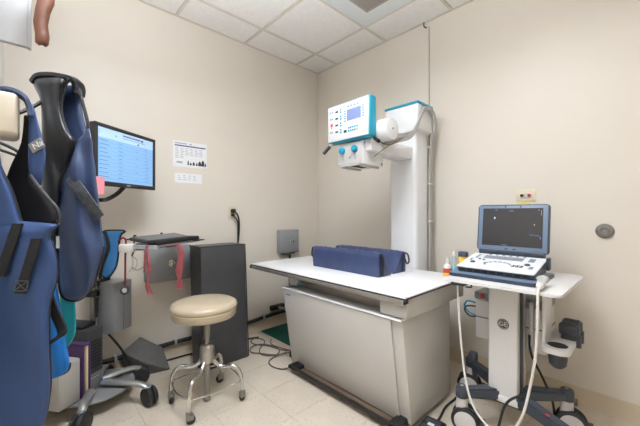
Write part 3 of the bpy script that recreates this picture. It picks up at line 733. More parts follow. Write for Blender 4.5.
b = MB(); b.box(-.15, .15, -.0055, -.0035, .045, .262, .001, 1); b.xf(LM).build('screen', 'lap_screen', lid)
def sb(u, w_, vv, h, m): MB().box(u-w_/2, u+w_/2, -.0062, -.005, vv-h/2, vv+h/2).xf(LM).build('screen_mark', m, lid, smooth=0)
sb(-.085, .006, .205, .012, 'glow_white'); sb(-.078, .010, .252, .004, 'mon_text'); sb(.0, .02, .246, .003, 'lap_key'); sb(.112, .004, .170, .005, 'glow_yellow')
sb(.125, .02, .112, .0025, 'mon_text'); sb(.1, .02, .115, .0025, 'mon_text'); sb(.14, .004, .10, .012, 'mon_text'); sb(.142, .003, .235, .03, 'lap_key'); sb(-.03, .03, .052, .003, 'lap_key'); sb(.13, .006, .25, .005, 'lap_key')
for u in (-.03, .045): MB().box(u-.004, u+.004, -.0065, -.003, .266, .274, .001, 1).xf(LM).build('lid_latch', 'lap_dark', lid)
for u in (-.02, .02): MB().box(u-.008, u+.008, -.0065, -.003, .027, .033, .001, 1).xf(LM).build('lid_latch', 'lap_dark', lid)
b = MB(); b.box(2.222, 2.238, -.47, -.43, .84, .905, .006); b.build('side_port', 'lap_dark', t)

# bottles on the table corner, jar on the cart
t = thing('spray_bottle', 'clear bottle of blue gel with white cap on the table corner', 'bottle', (1.702, -.362, .7245))
MB().lathe([(0, 0), (.023, 0), (.025, .004), (.026, .05), (.025, .095), (.02, .115), (.012, .125), (.012, .132)], (1.702, -.362, .7245), seg=24).build('body', 'clear_plastic', t)
MB().lathe([(0, .003), (.0238, .001), (.0256, .005), (.0266, .055), (0, .056)], (1.702, -.362, .7245), seg=20).build('gel', 'blue_gel', t)
MB().lathe([(.014, .13), (.014, .148), (.006, .152), (.005, .166), (0, .167)], (1.702, -.362, .7245), seg=16).build('cap', 'off_white', t)
t = thing('gel_bottle', 'small white squeeze bottle with red and yellow label on the table corner', 'bottle', (1.688, -.425, .7245))
MB().lathe([(0, 0), (.022, 0), (.025, .004), (.025, .065), (.019, .078), (.011, .085), (.009, .09)], (1.688, -.425, .7245), seg=24).build('body', 'off_white', t)
MB().lathe([(.0251, .028), (.0256, .028), (.0256, .056), (.0251, .056)], (1.688, -.425, .7245), seg=24, loop=True).build('label_band', 'red_label', t)
MB().lathe([(.0251, .006), (.0256, .006), (.0256, .028), (.0251, .028)], (1.688, -.425, .7245), seg=24, loop=True).build('label_band', 'yellow', t)
MB().lathe([(.011, .088), (.010, .098), (.004, .122), (0, .124)], (1.688, -.425, .7245), seg=16).build('nozzle', 'off_white', t)
t = thing('wipes_jar', 'yellow jar with slate lid standing behind the laptop keyboard', 'jar', (1.80, -.30, .80))
JX, JY, JZ = 1.755, -.345, .7245
t.location = (JX, JY, JZ)
MB().lathe([(0, 0), (.026, 0), (.028, .004), (.028, .128), (.025, .132), (0, .132)], (JX, JY, JZ), seg=24).build('body', 'yellow', t)
MB().lathe([(0, .131), (.030, .131), (.031, .134), (.031, .156), (.029, .160), (.025, .158), (0, .155)], (JX, JY, JZ), seg=24).build('lid', 'grey_blue', t)

# black foot switch by the table end
t = thing('foot_switch', 'black foot switch with pale button on the floor by the table end', 'foot switch', (1.80, -.86, 0))
FM = Matrix.Translation((1.81, -.875, 0)) @ Matrix.Rotation(.1, 4, 'Z')
MB().box(-.055, .055, -.075, .075, .001, .035, .01, 3).xf(FM).build('body', 'black', t)
for k in range(2): MB().box(-.04, .04, -.055+k*.055, -.01+k*.055, .034, .046, .006).xf(FM).build('pedal', 'cart_dark', t)
MB().box(-.012, .018, -.02, .0, .046, .05, .001).xf(FM).build('button', 'off_white', t)
MB().tube([(1.80, -.80, .01), (1.79, -.73, .008), (1.77, -.62, .008), (1.77, -.45, .008), (1.72, -.3, .008)], .006, 8).build('lead', 'cable_black', t)

# ------------------------------------------------------------------ computer workstation on wheels
a_ = Vector((-.583, .8125, 0)); n_ = Vector((.8125, .583, 0)); Z = Vector((0, 0, 1))     # along the screen, out of the screen
PX, PY = .13, -2.09
t = thing('computer_cart', 'silver wheeled computer pole cart with keyboard tray near the wall', 'cart', (PX, PY, 0))
DC = (.30, -2.10)
MB().lathe([(0, .085), (.20, .085), (.205, .089), (.205, .096), (.20, .1), (0, .1)], (*DC, 0), seg=48).build('base_disc', 'disc_grey', t)
MB().cyl((PX, PY, .1), .0165, 1.35, seg=20).build('pole', 'rod_grey', t)
MB().cyl((PX, PY, .1), .03, .06, seg=20).build('pole_foot', 'silver', t)
for (wx, wy, r0, dz) in ((.552, -1.88, .05, 0), (.575, -2.195, .118, 0), (.26, -1.86, .03, 0), (.09, -2.02, .04, 0), (.30, -2.36, .03, -.068)):
    w = Vector((wx, wy, 0)); c = Vector((.31, -2.10, 0)); d = (w-c); r = d.length; d.normalize(); s = Vector((-d.y, d.x, 0))
    MB().tube([c+d*r0+Z*(.125+dz), c+d*max(r*.5, r0+.03)+Z*(.128+dz), c+d*r*.85+Z*(.122+dz*.9), c+d*r*.99+Z*(.105+dz*.3)], lambda q: .026-.006*q, 12, 5, flat=.7).build('base_leg', 'silver', t)
    cs = MB().cyl((wx, wy, .085), .022, .03, seg=16).build('caster', 'silver', t)
    ax = s*.9+d*.45; ax.normalize(); wc = w+d*.012+Z*.056
    for sg in (-1, 1):
        MB().lathe([(0, .004), (.051, .004), (.056, .009), (.056, .02), (.050, .027), (.02, .031), (0, .032)], wc, ax*sg, 28).build('wheel', 'rubber', cs)
    MB().box(-.02, .02, -.006, .006, .05, .088, .004).xf(Matrix.Translation(w) @ Matrix.Rotation(math.atan2(d.y, d.x), 4, 'Z')).build('fork', 'black', cs)
# pole clamps
for z in (.60, .665):
    b = MB(); b.lathe([(.017, 0), (.038, .002), (.038, .036), (.017, .038)], (PX, PY, z), seg=20); cl = b.build('clamp', 'black', t)
    MB().box(-.05, .075, -.02, .02, .004, .034, .004).xf(frame((PX, PY, z), n_, a_) @ Matrix.Translation((0, .04, 0)) @ Matrix.Rotation(PI/2, 4, 'Z')).build('clamp_arm', 'black', cl)
    MB().lathe([(0, 0), (.014, 0), (.016, .01), (.014, .022), (0, .023)], Vector((PX, PY, z+.015))+n_*.03-a_*.02, n_-a_, 10).build('clamp_knob', 'black', cl)
MB().tube([Vector((PX, PY, .59))+n_*.03, Vector((PX, PY, .56))+n_*.04-a_*.01, Vector((PX, PY, .52))+n_*.03, Vector((PX, PY, .47))+n_*.035-a_*.01], .008, 8).build('clamp_lead', 'black', t)
# power box hung on the pole
K = Vector((.228, -1.992, -.02)); a2 = Vector((-.623, .782, 0)).normalized(); b2 = Vector((-.79, -.62, 0)).normalized()
pts = [K+Z*.375, K+a2*.155+Z*.375, K+a2*.155+b2*.125+Z*.375, K+b2*.125+Z*.375]
pw = MB().prism(pts, (0, 0, .327), .004).build('power_box', 'box_grey', t)
MB().prism([K+a2*.078+Z*.378-b2*.001, K+a2*.082+Z*.378-b2*.001, K+a2*.082+Z*.378+b2*.001, K+a2*.078+Z*.378+b2*.001], (0, 0, .32)).build('seam', 'box_dark', pw)
MB().tube([K+b2*.04+Z*.376, K+Z*.30+a2*.03, K+Z*.20+a2*.08-b2*.02, K+Z*.12+a2*.11-b2*.03, K+Z*.103+a2*.12-b2*.05], .007, 8).build('power_lead', 'cable_black', t)
# keyboard tray on an arm
N0 = Vector((.60, -1.845, 0))
TM = frame(N0+Z*.93, a_, -n_)            # x along tray, y back towards the pole (frame z is -up: flip below)
TM = Matrix((a_, -n_, Z)).transposed().to_4x4(); TM.translation = N0+Z*.93
MB().box(0, .45, .0, .22, 0, .014, .004).xf(TM).build('keyboard_tray', 'grey_plastic', t)
MB().box(.0, .02, .0, .22, -.012, .014, .003).xf(TM).build('tray_rim', 'grey_plastic', t)
MB().tube([Vector((PX, PY, .92)), TM @ Vector((.05, .18, -.012)), TM @ Vector((.22, .13, -.012))], .014, 10, 4).build('tray_arm', 'box_dark', t)
MB().box(-.03, .03, .16, .235, -.03, .02, .008).xf(TM).build('tray_bracket', 'off_white', t)
MB().box(.36, .46, -.035, .06, .008, .016, .006).xf(TM).build('mouse_flap', 'pc_dark', t)
# monitor arm
mc = Vector((.397, -1.948, 0))
MB().tube([Vector((PX, PY, 1.22)), Vector((PX, PY, 1.22))+n_*.05+a_*.03, Vector((.30, -2.03, 1.225)), mc-n_*.055+Z*1.255-a_*.02, mc-n_*.055+Z*1.30+a_*.03], .013, 10, 6).build('monitor_arm', 'black', t)
MB().cyl((PX, PY, 1.195), .026, .05, seg=18).build('arm_collar', 'black', t)
MB().tube([Vector((PX, PY, 1.44)), Vector((PX-.01, PY-.01, 1.47)), Vector((PX+.03, PY-.02, 1.47))], .006, 8).build('pole_hook', 'black', t)

# monitor
BL = Vector((.528, -2.136, 1.29))
MM = Matrix((a_, n_, Z)).transposed().to_4x4(); MM.translation = BL
mo = thing('computer_monitor', 'flat black computer monitor showing a pale blue list', 'monitor', BL)
MW, MH = .462, .345
cs = MB().box(0, MW, -.032, .0, 0, MH, .006).xf(MM).build('case', 'mon_black', mo)
b = MB()
for q in ((0, MW, 0, .024), (0, MW, MH-.021, MH), (0, .021, .024, MH-.021), (MW-.021, MW, .024, MH-.021)): b.box(q[0], q[1], -.002, .006, q[2], q[3], .002)
b.xf(MM).build('bezel', 'mon_black', cs)
MB().box(.02, MW-.02, .0, .0015, .023, MH-.02).xf(MM).build('screen', 'mon_screen', cs, smooth=0)
def mk(x0, x1, z0, z1, m, name): MB().box(x0, x1, .0012, .0024, z0, z1).xf(MM).build(name, m, cs, smooth=0)
mk(.021, MW-.021, .268, MH-.021, 'mon_head', 'screen_header')
mk(.19, .33, .303, .311, 'mon_dark', 'title_line'); mk(.19, .37, .290, .294, 'mon_text', 'title_line'); mk(.335, .355, .300, .312, 'mon_dark', 'screen_icon'); mk(.305, .32, .272, .282, 'mon_dark', 'screen_icon'); mk(.135, .15, .290, .298, 'mon_text', 'screen_icon'); mk(.028, .034, .285, .31, 'mon_text', 'screen_icon')
bI = MB(); bI.lathe([(0, 0), (.009, 0), (.009, .001), (0, .001)], (.05, .0012, .297), (0, 1, 0), 16); bI.xf(MM).build('screen_icon', 'mon_dark', cs)
random.seed(3)
for k in range(10):
    z = .252-k*.0225
    b = MB(); b.box(.03, .03+random.uniform(.05, .08), .0012, .0022, z, z+.004); b.box(.16, .16+random.uniform(.02, .035), .0012, .0022, z, z+.0035)
    if k % 2: b.box(.29, .31, .0012, .0022, z, z+.003)
    b.box(.37, .37+random.uniform(.01, .04), .0012, .0022, z, z+.003); b.box(.022, MW-.022, .0012, .0018, z-.0075, z-.0065)
    b.xf(MM).build('list_row', 'mon_text', cs, smooth=0)
mk(MW/2-.012, MW/2+.012, .0, .0, 'grey_plastic', 'brand_mark') if False else None
MB().box(MW/2-.014, MW/2+.014, .0055, .0066, .008, .014).xf(MM).build('maker_badge', 'grey_plastic', cs, smooth=0)
MB().box(MW/2-.06, MW/2+.06, -.055, -.032, .05, .17, .006).xf(MM).build('mount_plate', 'black', mo)
o = MB().box(.005, .06, .006, .0066, -.05, .045).xf(MM).build('sticky_note', 'pink_note')
tag(o, 'pink sticky note on the lower corner of the computer monitor', 'note')

# keyboard on the tray
t = thing('keyboard', 'black computer keyboard with wrist rest on the wheeled cart tray', 'keyboard', tuple(TM @ Vector((.22, .1, .014))))
TK = TM @ Matrix.Translation((0, .075, .0145)) @ Matrix.Rotation(math.radians(10), 4, 'X') @ Matrix.Translation((0, -.075, -.0145))
kb = MB().box(.02, .44, .075, .21, .0145, .034, .006).xf(TK).build('body', 'pc_dark', t)
MB().box(.0, .43, -.012, .07, .0145, .042, .012, 4).xf(TM).build('wrist_rest', 'black_soft', t)
k0 = None
for r in range(5):
    for c in range(15):
        m_ = TK @ Matrix.Translation((.043+c*.0265, .092+r*.024, .034))
        if k0 is None: k0 = o = MB().box(-.011, .011, -.010, .010, 0, .006, .0015, 1).build('key', 'pc_light', kb, local=True)
        else: o = k0.copy(); COL.objects.link(o)
        mm = wm(kb).inverted() @ m_; o.location = mm.translation; o.rotation_euler = mm.to_euler()
for q in (.06, .30): MB().lathe([(0, 0), (.008, 0), (.009, .012), (0, .014)], TK @ Vector((q, .205, .034)), (0, 0, 1), 12).build('knob', 'black', t)

# hanging bits on the tray
def ribbon(b, pts, w, side, th=.003):
    pts = spline([Vector(p) for p in pts], 5); side = Vector(side).normalized()
    rows = []
    for i, p in enumerate(pts):
        tg = (pts[min(i+1, len(pts)-1)]-pts[max(i-1, 0)]).normalized(); nn = side.cross(tg).normalized()
        ww = (w(i/(len(pts)-1)) if callable(w) else w)/2
        rows.append([b.bm.verts.new(p+side*ww*k+nn*th*j) for k, j in ((-1, -1), (0, -1.8), (1, -1), (1, 1), (0, 1.8), (-1, 1))])
    for A, B in zip(rows, rows[1:]):
        for k in range(6): b.bm.faces.new([A[k], A[(k+1) % 6], B[(k+1) % 6], B[k]])
    b.bm.faces.new(rows[0][::-1]); b.bm.faces.new(rows[-1]); return b
rt = Vector((.6837, .7298, 0)); fw = Vector((-.7298, .6837, 0))
p = TM @ Vector((.02, .055, 0))
b = MB(); q = Vector((.565, -1.88, 0))
ribbon(b, [q+Z*.945-fw*.01, q+Z*.925-fw*.012, q+Z*.82+rt*.006, q+Z*.74, q+Z*.705-rt*.004, q+Z*.655+rt*.012], lambda s: .014+.016*math.sin(s*9)**2*(s > .7)+.006*math.sin(s*20), rt, .004)
ribbon(b, [q+Z*.925-fw*.014, q+Z*.87-rt*.012-fw*.01, q+Z*.80-rt*.02, q+Z*.785-rt*.024], .011, rt, .003)
tag(b.build('red_tie', 'red_strap'), 'faded red fabric tie hanging from the near end of the keyboard tray', 'strap')
b = MB(); q = TM @ Vector((.18, -.0155, 0)); q.z = 0
ribbon(b, [q+Z*.924+n_*-.06-a_*.03, q+Z*.925+n_*-.02, q+Z*.922+n_*.008, q+Z*.86+n_*.012+rt*.008, q+Z*.76+n_*.010-rt*.004, q+Z*.70+n_*.012, q+Z*.652+n_*.01], lambda s: .034+.010*math.sin(s*13)+.006*math.sin(s*31)+.014*(s > .85), rt, .005)
tag(b.build('red_tie', 'red_strap'), 'wider faded red fabric tie draped over the middle of the keyboard tray', 'strap')
# stethoscope
t = thing('stethoscope', 'burgundy stethoscope hanging off the keyboard tray corner', 'stethoscope', (.44, -1.99, .94))
q = Vector((.405, -1.987, 0))+n_*.03
MB().tube([q+Z*.955-n_*.06, q+Z*.985-n_*.02, q+Z*.965+n_*.004, q+Z*.86, q+Z*.72, q+Z*.695], .0055, 8).build('tubing', 'burgundy', t)
MB().tube([q+a_*.06+Z*.97-n_*.05, q+a_*.065+Z*.965, q+a_*.064+Z*.90, q+a_*.05+Z*.87], .005, 8).build('tubing', 'burgundy', t)
for s in (0, .03): MB().tube([q+a_*.05+Z*.87, q+a_*(.06+s)+Z*.84, q+a_*(.055+s)+Z*.80, q+a_*(.03+s)+Z*.775], .0025, 6).build('ear_tube', 'steel', t)
ch = MB().lathe([(0, -.004), (.023, -.004), (.027, 0), (.027, .006), (.023, .009)], q+Z*.672, (.75, -.6, .1), 24).build('chest_piece', 'cart_dark', t)
MB().lathe([(0, .0085), (.014, .0085), (.014, .0095), (0, .0105)], q+Z*.672, (.75, -.6, .1), 24).build('diaphragm', 'lab_grey', ch)
MB().tube([q+a_*.05+Z*.80, q+a_*.10+Z*.775, q+a_*.17+Z*.80, q+a_*.2+Z*.84], .002, 6).build('thin_lead', 'cable_floor', t)

# ------------------------------------------------------------------ soft things (thyroid collar, vest, aprons)
def panel(b, O, rows, th0, th1, nc=14, fold=.004, ff=60, seed=0, dep=0.0, sm=4, U=rt, Nn=None, back=1.0):
    """closed padded cloth: rows (z, uL, uR); U across, Nn to the front; th0 edge, th1 middle thickness"""
    Nn = NN
    R = spline([Vector(r) for r in rows], sm); F, K_ = [], []
    for i, r in enumerate(R):
        z, l, rr = r; fr, bk = [], []; e = i/(len(R)-1); ev = min(1, 5*min(e, 1-e)+.25)
        for c in range(nc+1):
            s = c/nc; u = l+(rr-l)*s; pf = (1-(2*s-1)**4)**.5 if 0 < s < 1 else 0
            fo = fold*(math.sin(u*ff+seed+z*9)+.6*math.sin(z*ff*.45+seed*2+u*25))*pf*ev
            f = th0+(th1-th0)*pf*ev
            fr.append(b.bm.verts.new(Vector((O[0], O[1], 0))+U*u+Z*z+Nn*(dep+f+fo)))
            bk.append(b.bm.verts.new(Vector((O[0], O[1], 0))+U*u+Z*z+Nn*(dep-f*back)))
        F.append(fr); K_.append(bk)
    n = len(R)
    for i in range(n-1):
        for c in range(nc):
            b.bm.faces.new([F[i][c], F[i][c+1], F[i+1][c+1], F[i+1][c]]); b.bm.faces.new([K_[i][c], K_[i+1][c], K_[i+1][c+1], K_[i][c+1]])
        b.bm.faces.new([F[i][0], F[i+1][0], K_[i+1][0], K_[i][0]]); b.bm.faces.new([F[i][nc], K_[i][nc], K_[i+1][nc], F[i+1][nc]])
    for c in range(nc):
        b.bm.faces.new([F[0][c], K_[0][c], K_[0][c+1], F[0][c+1]]); b.bm.faces.new([F[-1][c], F[-1][c+1], K_[-1][c+1], K_[-1][c]])
    return b
NN = -fw
def at(O, u, z, d): return Vector((O[0], O[1], 0))+rt*u+Z*z+NN*d

O = (.35, -2.033); NN = -fw+rt*.66
t = thing('thyroid_collar', 'small blue collar with black binding hanging from the keyboard tray', 'collar', (O[0], O[1], .75))
rows = [(1.026, -.024, .085), (1.008, -.048, .066), (.972, -.060, .054), (.911, -.066, .048), (.851, -.066, .042), (.803, -.060, .030), (.766, -.048, .006), (.748, -.036, -.012)]
panel(MB(), O, rows, .006, .014, 10, .002, 40).build('shell', 'collar_blue', t, smooth=80)
pts = [at(O, u, z, 0) for z, u, _ in rows]+[at(O, u, z, 0) for z, _, u in rows[::-1]]
MB().tube(pts, .008, 8, 4, closed=True).build('binding', 'black_soft', t)
MB().tube([at(O, -.03, 1.02, .016), at(O, -.01, .93, .02), at(O, -.045, .83, .02), at(O, -.06, .74, .0)], .010, 8).build('strap', 'black_soft', t)

# hanging vest
O = (1.198, -2.298); NN = -fw+rt*.80
t = thing('lead_vest', 'black and navy lead vest hanging behind the blue apron', 'vest', (O[0], O[1], .83))
vb = [(1.604, -.112, -.049), (1.593, -.122, -.007), (1.572, -.115, -.010), (1.544, -.101, -.021), (1.509, -.094, -.024), (1.460, -.091, -.016), (1.418, -.091, .0), (1.383, -.091, .028), (1.348, -.091, .021), (1.303, -.091, .003), (1.257, -.091, -.014), (1.152, -.091, -.028), (1.051, -.087, -.033), (1.006, -.084, -.035)]
vn = [(1.422, .066, .075), (1.401, .050, .080), (1.380, .031, .084), (1.338, .017, .087), (1.292, .0, .094), (1.250, -.017, .098), (1.152, -.031, .110), (1.079, -.035, .117), (1.023, -.035, .122), (.985, -.035, .115), (.932, -.033, .101), (.883, -.028, .084), (.852, -.017, .059), (.838, .010, .038)]
vk = [(1.600, -.04, .038), (1.572, -.05, .042), (1.530, -.06, .049), (1.478, -.06, .059), (1.443, -.06, .068), (1.411, -.05, .077), (1.387, -.04, .084), (1.1, -.02, .10), (.95, -.01, .085)]
panel(MB(), O, vb, .012, .040, 16, .006, 70, 1, dep=.0).build('front_panel', 'black_shiny', t, smooth=80)
panel(MB(), O, vn, .012, .042, 20, .009, 60, 2, dep=.012).build('side_panel', 'navy_fab', t, smooth=80)
panel(MB(), O, vk, .010, .022, 10, .003, 40, 3, dep=-.055).build('back_panel', 'navy_fab', t, smooth=80)
MB().tube([at(O, u, z, .012) for u, z in ((.038, 1.565), (.052, 1.513), (.066, 1.46), (.07, 1.425), (.056, 1.394), (.035, 1.382), (.01, 1.397), (-.007, 1.429), (-.021, 1.471), (-.024, 1.509), (-.017, 1.548), (-.007, 1.583), (.01, 1.6))], .0055, 8, 5).build('armhole_binding', 'trim_black', t)
MB().tube([at(O, u, z, .022) for u, z in ((.035, 1.382), (.014, 1.331), (-.007, 1.282), (-.024, 1.215), (-.031, 1.152), (-.035, 1.051), (-.031, .932), (-.021, .859), (.007, .836), (.042, .841), (.077, .873), (.105, .943), (.122, 1.02))], .006, 8, 5).build('edge_binding', 'trim_black', t)
b = MB(); ribbon(b, [at(O, -.11, 1.585, .0), at(O, -.09, 1.604, .008), at(O, -.05, 1.612, .0), at(O, -.007, 1.609, -.005), at(O, .028, 1.602, -.012), at(O, .039, 1.582, -.02), at(O, .036, 1.555, -.02)], .05, -fw, .006); b.build('shoulder_strap', 'black_shiny', t)
b = MB(); ribbon(b, [at(O, .008, 1.255, .055), at(O, .055, 1.19, .062), at(O, .108, 1.118, .040)], .036, Vector((rt*.78+Z*.62)), .003); b.build('grey_strap', 'strap_grey', t)
MB().box(-.012, .012, -.020, .020, 0, .002).xf(frame(at(O, -.026, 1.036, .036), rt, Z)).build('white_tag', 'white_tag', t)

# blue front apron
O = (1.429, -2.417); NN = -fw+rt*.954
t = thing('lead_apron', 'long blue lead apron with black straps on the wall rack', 'apron', (O[0], O[1], .44))
ap_body = [(1.113, -.066, .005), (1.105, -.070, .095), (1.089, -.072, .087), (1.067, -.074, .081), (1.03, -.076, .092), (.997, -.078, .097), (.954, -.08, .095), (.908, -.08, .081), (.87, -.08, .077), (.765, -.08, .077), (.683, -.08, .08), (.61, -.08, .072), (.559, -.08, .059), (.494, -.08, .049), (.44, -.078, .027)]
ap_left = [(1.332, -.075, -.059), (1.246, -.076, -.046), (1.2, -.076, -.026), (1.157, -.076, -.011), (1.111, -.076, .004), (1.094, -.076, .022)]
ap_lin = [(1.408, .011, .027), (1.332, .003, .027), (1.265, -.027, .03), (1.224, -.038, .035), (1.197, -.024, .057), (1.17, -.014, .078), (1.143, -.005, .097), (1.124, .0, .103), (1.108, .005, .097), (1.097, .032, .07)]
ap_str = [(1.43, .024, .035), (1.408, .026, .042), (1.368, .024, .053), (1.332, .023, .062), (1.297, .022, .07), (1.27, .023, .068), (1.24, .027, .064), (1.211, .038, .059)]
panel(MB(), O, ap_body, .012, .036, 18, .004, 40, 5, dep=.01).build('skirt', 'blue_fab', t, smooth=80)
panel(MB(), O, ap_left, .010, .026, 10, .002, 40, 6, dep=.012).build('bib', 'blue_fab', t, smooth=80)
panel(MB(), O, ap_lin, .006, .010, 10, .002, 40, 7, dep=-.035).build('lining', 'black_soft', t, smooth=80)
panel(MB(), O, ap_str, .006, .012, 8, .002, 40, 8, dep=-.008).build('shoulder_strap', 'blue_fab', t, smooth=80)
MB().tube([at(O, u, z, .014) for u, z in ((.027, 1.235), (.049, 1.205), (.073, 1.176), (.095, 1.151), (.105, 1.131), (.103, 1.113), (.092, 1.101), (.059, 1.096), (.032, 1.10), (.005, 1.108), (-.011, 1.157), (-.026, 1.20), (-.049, 1.246), (-.07, 1.292))], .005, 8, 5).build('neck_binding', 'trim_black', t)
MB().tube([at(O, u, z, .012) for u, z in ((.095, 1.10), (.081, 1.067), (.092, 1.03), (.097, .997), (.095, .951), (.081, .908), (.077, .87), (.077, .76), (.08, .68), (.07, .6))], .004, 8, 5).build('edge_binding', 'trim_black', t)
b = MB(); ribbon(b, [at(O, -.076, 1.464, .0), at(O, -.054, 1.468, .0), at(O, -.016, 1.462, .0), at(O, .014, 1.444, .0), at(O, .027, 1.418, -.004), at(O, .030, 1.395, -.004)], .05, NN, .004); b.build('neck_band', 'navy_fab', t)
for pts in (((-.005, 1.108), (-.026, 1.046), (-.052, .975)), ((.043, 1.07), (.022, 1.0), (.0, .933))):
    b = MB(); ribbon(b, [at(O, u, z, .052+.004*k) for k, (u, z) in enumerate(pts)], .026, rt, .0025); st = b.build('strap', 'black_soft', t)
b = MB(); q = [at(O, -.011, .965, .0635), at(O, .021, .965, .0635), at(O, .016, .940, .064), at(O, -.016, .940, .064)]
for i in range(4): b.tube([q[i], q[(i+1) % 4]], .0009, 4, 0)
b.tube([q[0], q[2]], .0009, 4, 0); b.tube([q[1], q[3]], .0009, 4, 0); b.build('stitching', 'strap_grey', t)
b = MB(); ribbon(b, [at(O, .076, .915, .0), at(O, .092, .872, .0), at(O, .112, .825, .0), at(O, .112, .808, .004), at(O, .09, .795, .01), at(O, .07, .785, .016)], .024, Vector((rt*.9+Z*.35)), .003); b.build('side_strap', 'black_soft', t)
MB().box(-.019, .019, -.014, .014, 0, .003, .001, 1).xf(frame(at(O, .046, 1.316, .0065), (rt*.85+Z*.5), (Z*.85-rt*.5))).build('name_patch', 'patch_grey', t)
text_bm('Na', .024).xf(frame(at(O, .047, 1.317, .0105), (rt*.85+Z*.5), (Z*.85-rt*.5))).build('patch_letters', 'white_tag', t, smooth=0)

# bright blue and teal garments hanging lower behind them
O = (1.235, -2.325); NN = -fw+rt*.82
t = thing('bright_apron', 'bright blue garment hem showing below the navy vest', 'apron', (O[0], O[1], .57))
br = [(1.05, -.036, -.014), (.971, -.040, -.013), (.901, -.043, -.007), (.854, -.047, .0), (.761, -.050, .017), (.677, -.050, .028), (.624, -.050, .037), (.597, -.050, .027), (.58, -.047, -.007), (.57, -.043, -.03)]
panel(MB(), O, br, .008, .022, 12, .005, 90, 3, dep=-.02).build('shell', 'bright_blue', t, smooth=80)
MB().tube([at(O, u, z, -.02) for u, z in ((.037, .622), (.03, .597), (-.005, .578), (-.043, .568))], .005, 8).build('hem_binding', 'black_soft', t)
O = (1.076, -2.282); NN = -fw+rt*.80
t = thing('teal_apron', 'teal garment corner hanging behind the bright blue one', 'apron', (O[0], O[1], .63))
tl = [(1.05, -.046, .004), (.948, -.046, .008), (.86, -.042, .015), (.814, -.038, .019), (.7, -.034, .023), (.662, -.031, .015), (.631, -.027, -.004)]
panel(MB(), O, tl, .006, .016, 10, .003, 60, 4, dep=0).build('shell', 'teal_fab', t, smooth=80)

# wall rack carrying the garments: rail on the front wall, padded arm, pegs
t = thing('apron_rack', 'wall rack with broad beige arm end carrying the aprons', 'rack', (1.3, -2.49, 1.4))
MB().box(.95, 1.5, -2.4995, -2.482, 1.345, 1.445, .004).build('rail', 'beige_block', t)
MB().box(1.36, 1.455, -2.484, -2.418, 1.335, 1.452, .014, 4).build('arm_block', 'beige_block', t)
MB().tube([(1.20, -2.485, 1.43), (1.195, -2.45, 1.44), (1.17, -2.38, 1.50), (1.16, -2.31, 1.585)], .006, 8).build('peg', 'black', t)
MB().tube([(1.235, -2.485, 1.36), (1.23, -2.40, 1.30), (1.232, -2.35, 1.10), (1.234, -2.335, 1.04)], .005, 8).build('peg', 'black', t)
MB().tube([(1.05, -2.485, 1.36), (1.05, -2.38, 1.30), (1.06, -2.30, 1.10), (1.06, -2.29, 1.03)], .005, 8).build('peg', 'black', t)

# wall cabinet at the upper left, with a brown leather sleeve hanging on it
t = thing('wall_board', 'pale grey board jutting from the wall high above the aprons', 'board', (.685, -2.44, 1.87))
MB().box(.672, .70, -2.499, -2.398, 1.872, 2.5, .003).build('panel', 'cabinet_white', t)
MB().box(.668, .703, -2.399, -2.386, 1.869, 2.5, .003).build('edge_strip', 'cabinet_white', t)
t = thing('leather_sleeve', 'brown leather sleeve hanging from the edge of the pale board', 'sleeve', (.79, -2.355, 1.86))
gx_, gy_ = .802, -2.355
b = MB(); rings = []
pr = [(1.855, .012, .002), (1.865, .022, .002), (1.90, .024, .0), (1.95, .024, -.003), (2.0, .025, .004), (2.03, .027, .008), (2.05, .029, .012), (2.075, .031, .014), (2.09, .032, .014)]
for z, r, o_ in pr:
    rings.append([b.bm.verts.new((gx_+r*.8*math.cos(k*PI/8)-.004*math.sin(z*40), gy_+o_+r*math.sin(k*PI/8)*1.0+.002*math.sin(z*90), z+.004*math.sin(k))) for k in range(16)])
for A, B in zip(rings, rings[1:]):
    for k in range(16): b.bm.faces.new([A[k], A[(k+1) % 16], B[(k+1) % 16], B[k]])
b.bm.faces.new(rings[0][::-1]); inner = [b.bm.verts.new(Vector((gx_, gy_+.014, v_.co.z-.004)).lerp(v_.co, .86)) for v_ in rings[-1]]
for k in range(16): b.bm.faces.new([rings[-1][k], rings[-1][(k+1) % 16], inner[(k+1) % 16], inner[k]])
b.build('shell', 'leather', t, smooth=70)
MB().lathe([(0, 2.05), (.024, 2.06), (.027, 2.085), (0, 2.083)], (gx_, gy_+.014, 0), seg=16, sx=.8).build('opening', 'leather_dark', t)
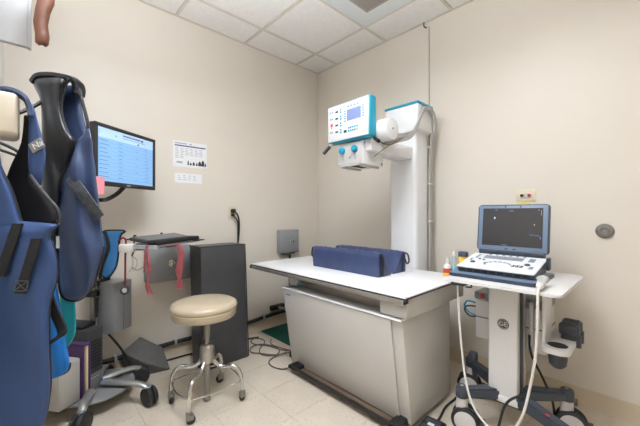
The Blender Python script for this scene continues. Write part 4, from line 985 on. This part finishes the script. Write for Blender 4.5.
MB().tube([(.705, -2.385, 2.10), (.75, -2.37, 2.11), (.80, -2.345, 2.095)], .004, 6).build('loop', 'leather', t)

# ------------------------------------------------------------------ things on the cart base
t = thing('computer_tower', 'dark grey computer tower standing on the wheeled cart base', 'computer', (.40, -2.06, .1))
CM = Matrix((n_, a_, Z)).transposed().to_4x4(); CM.translation = Vector((.302, -2.209, .101))
# local: x out to the room, y along the screen direction
cs = MB().box(-.16, .10, -.005, .10, 0, .36, .006).xf(CM).build('case', 'pc_dark', t)
MB().box(.098, .106, -.004, .099, .10, .355, .003).xf(CM).build('front_bezel', 'pc_dark', cs)
MB().box(.098, .106, -.004, .099, .002, .098, .003).xf(CM).build('front_lower', 'pc_light', cs)
b = MB()
for r in range(9):
    for c in range(5): b.box(.106, .1075, .018+c*.014, .027+c*.014, .135+r*.018, .146+r*.018)
b.xf(CM).build('grille', 'hole', cs, smooth=0)
MB().box(.105, .108, .02, .075, .075, .079).xf(CM).build('drive_slot', 'silver', cs, smooth=0)
MB().box(.105, .110, .085, .097, .018, .05, .002).xf(CM).build('badge', 'bright_blue', cs, smooth=0)
MB().box(-.12, .06, .0, .095, .361, .385, .005).xf(CM).build('dock', 'black', t)
t = thing('paper_binder', 'purple binder full of cream pages standing against the computer tower', 'binder', (.46, -2.15, .1))
b = MB(); b.box(-.14, .135, -.012, -.006, .0, .30, .001, 1); b.box(-.14, .135, -.05, -.044, .0, .30, .001, 1); b.box(-.14, -.134, -.05, -.006, 0, .30, .001, 1); b.box(-.135, .135, -.05, -.006, .294, .30, .001, 1)
b.xf(CM).build('cover', 'purple', t)
MB().box(-.13, .125, -.026, -.0125, .004, .288, .002).xf(CM).build('pages', 'cream_page', t)
t = thing('putty_case', 'putty coloured equipment case on the cart base beside the binder', 'case', (.44, -2.25, .1))
MB().box(-.13, .115, -.17, -.054, .0, .235, .006).xf(CM).build('body', 'putty', t)
MB().box(.113, .119, -.165, -.058, .006, .23, .002).xf(CM).build('front', 'putty', t)
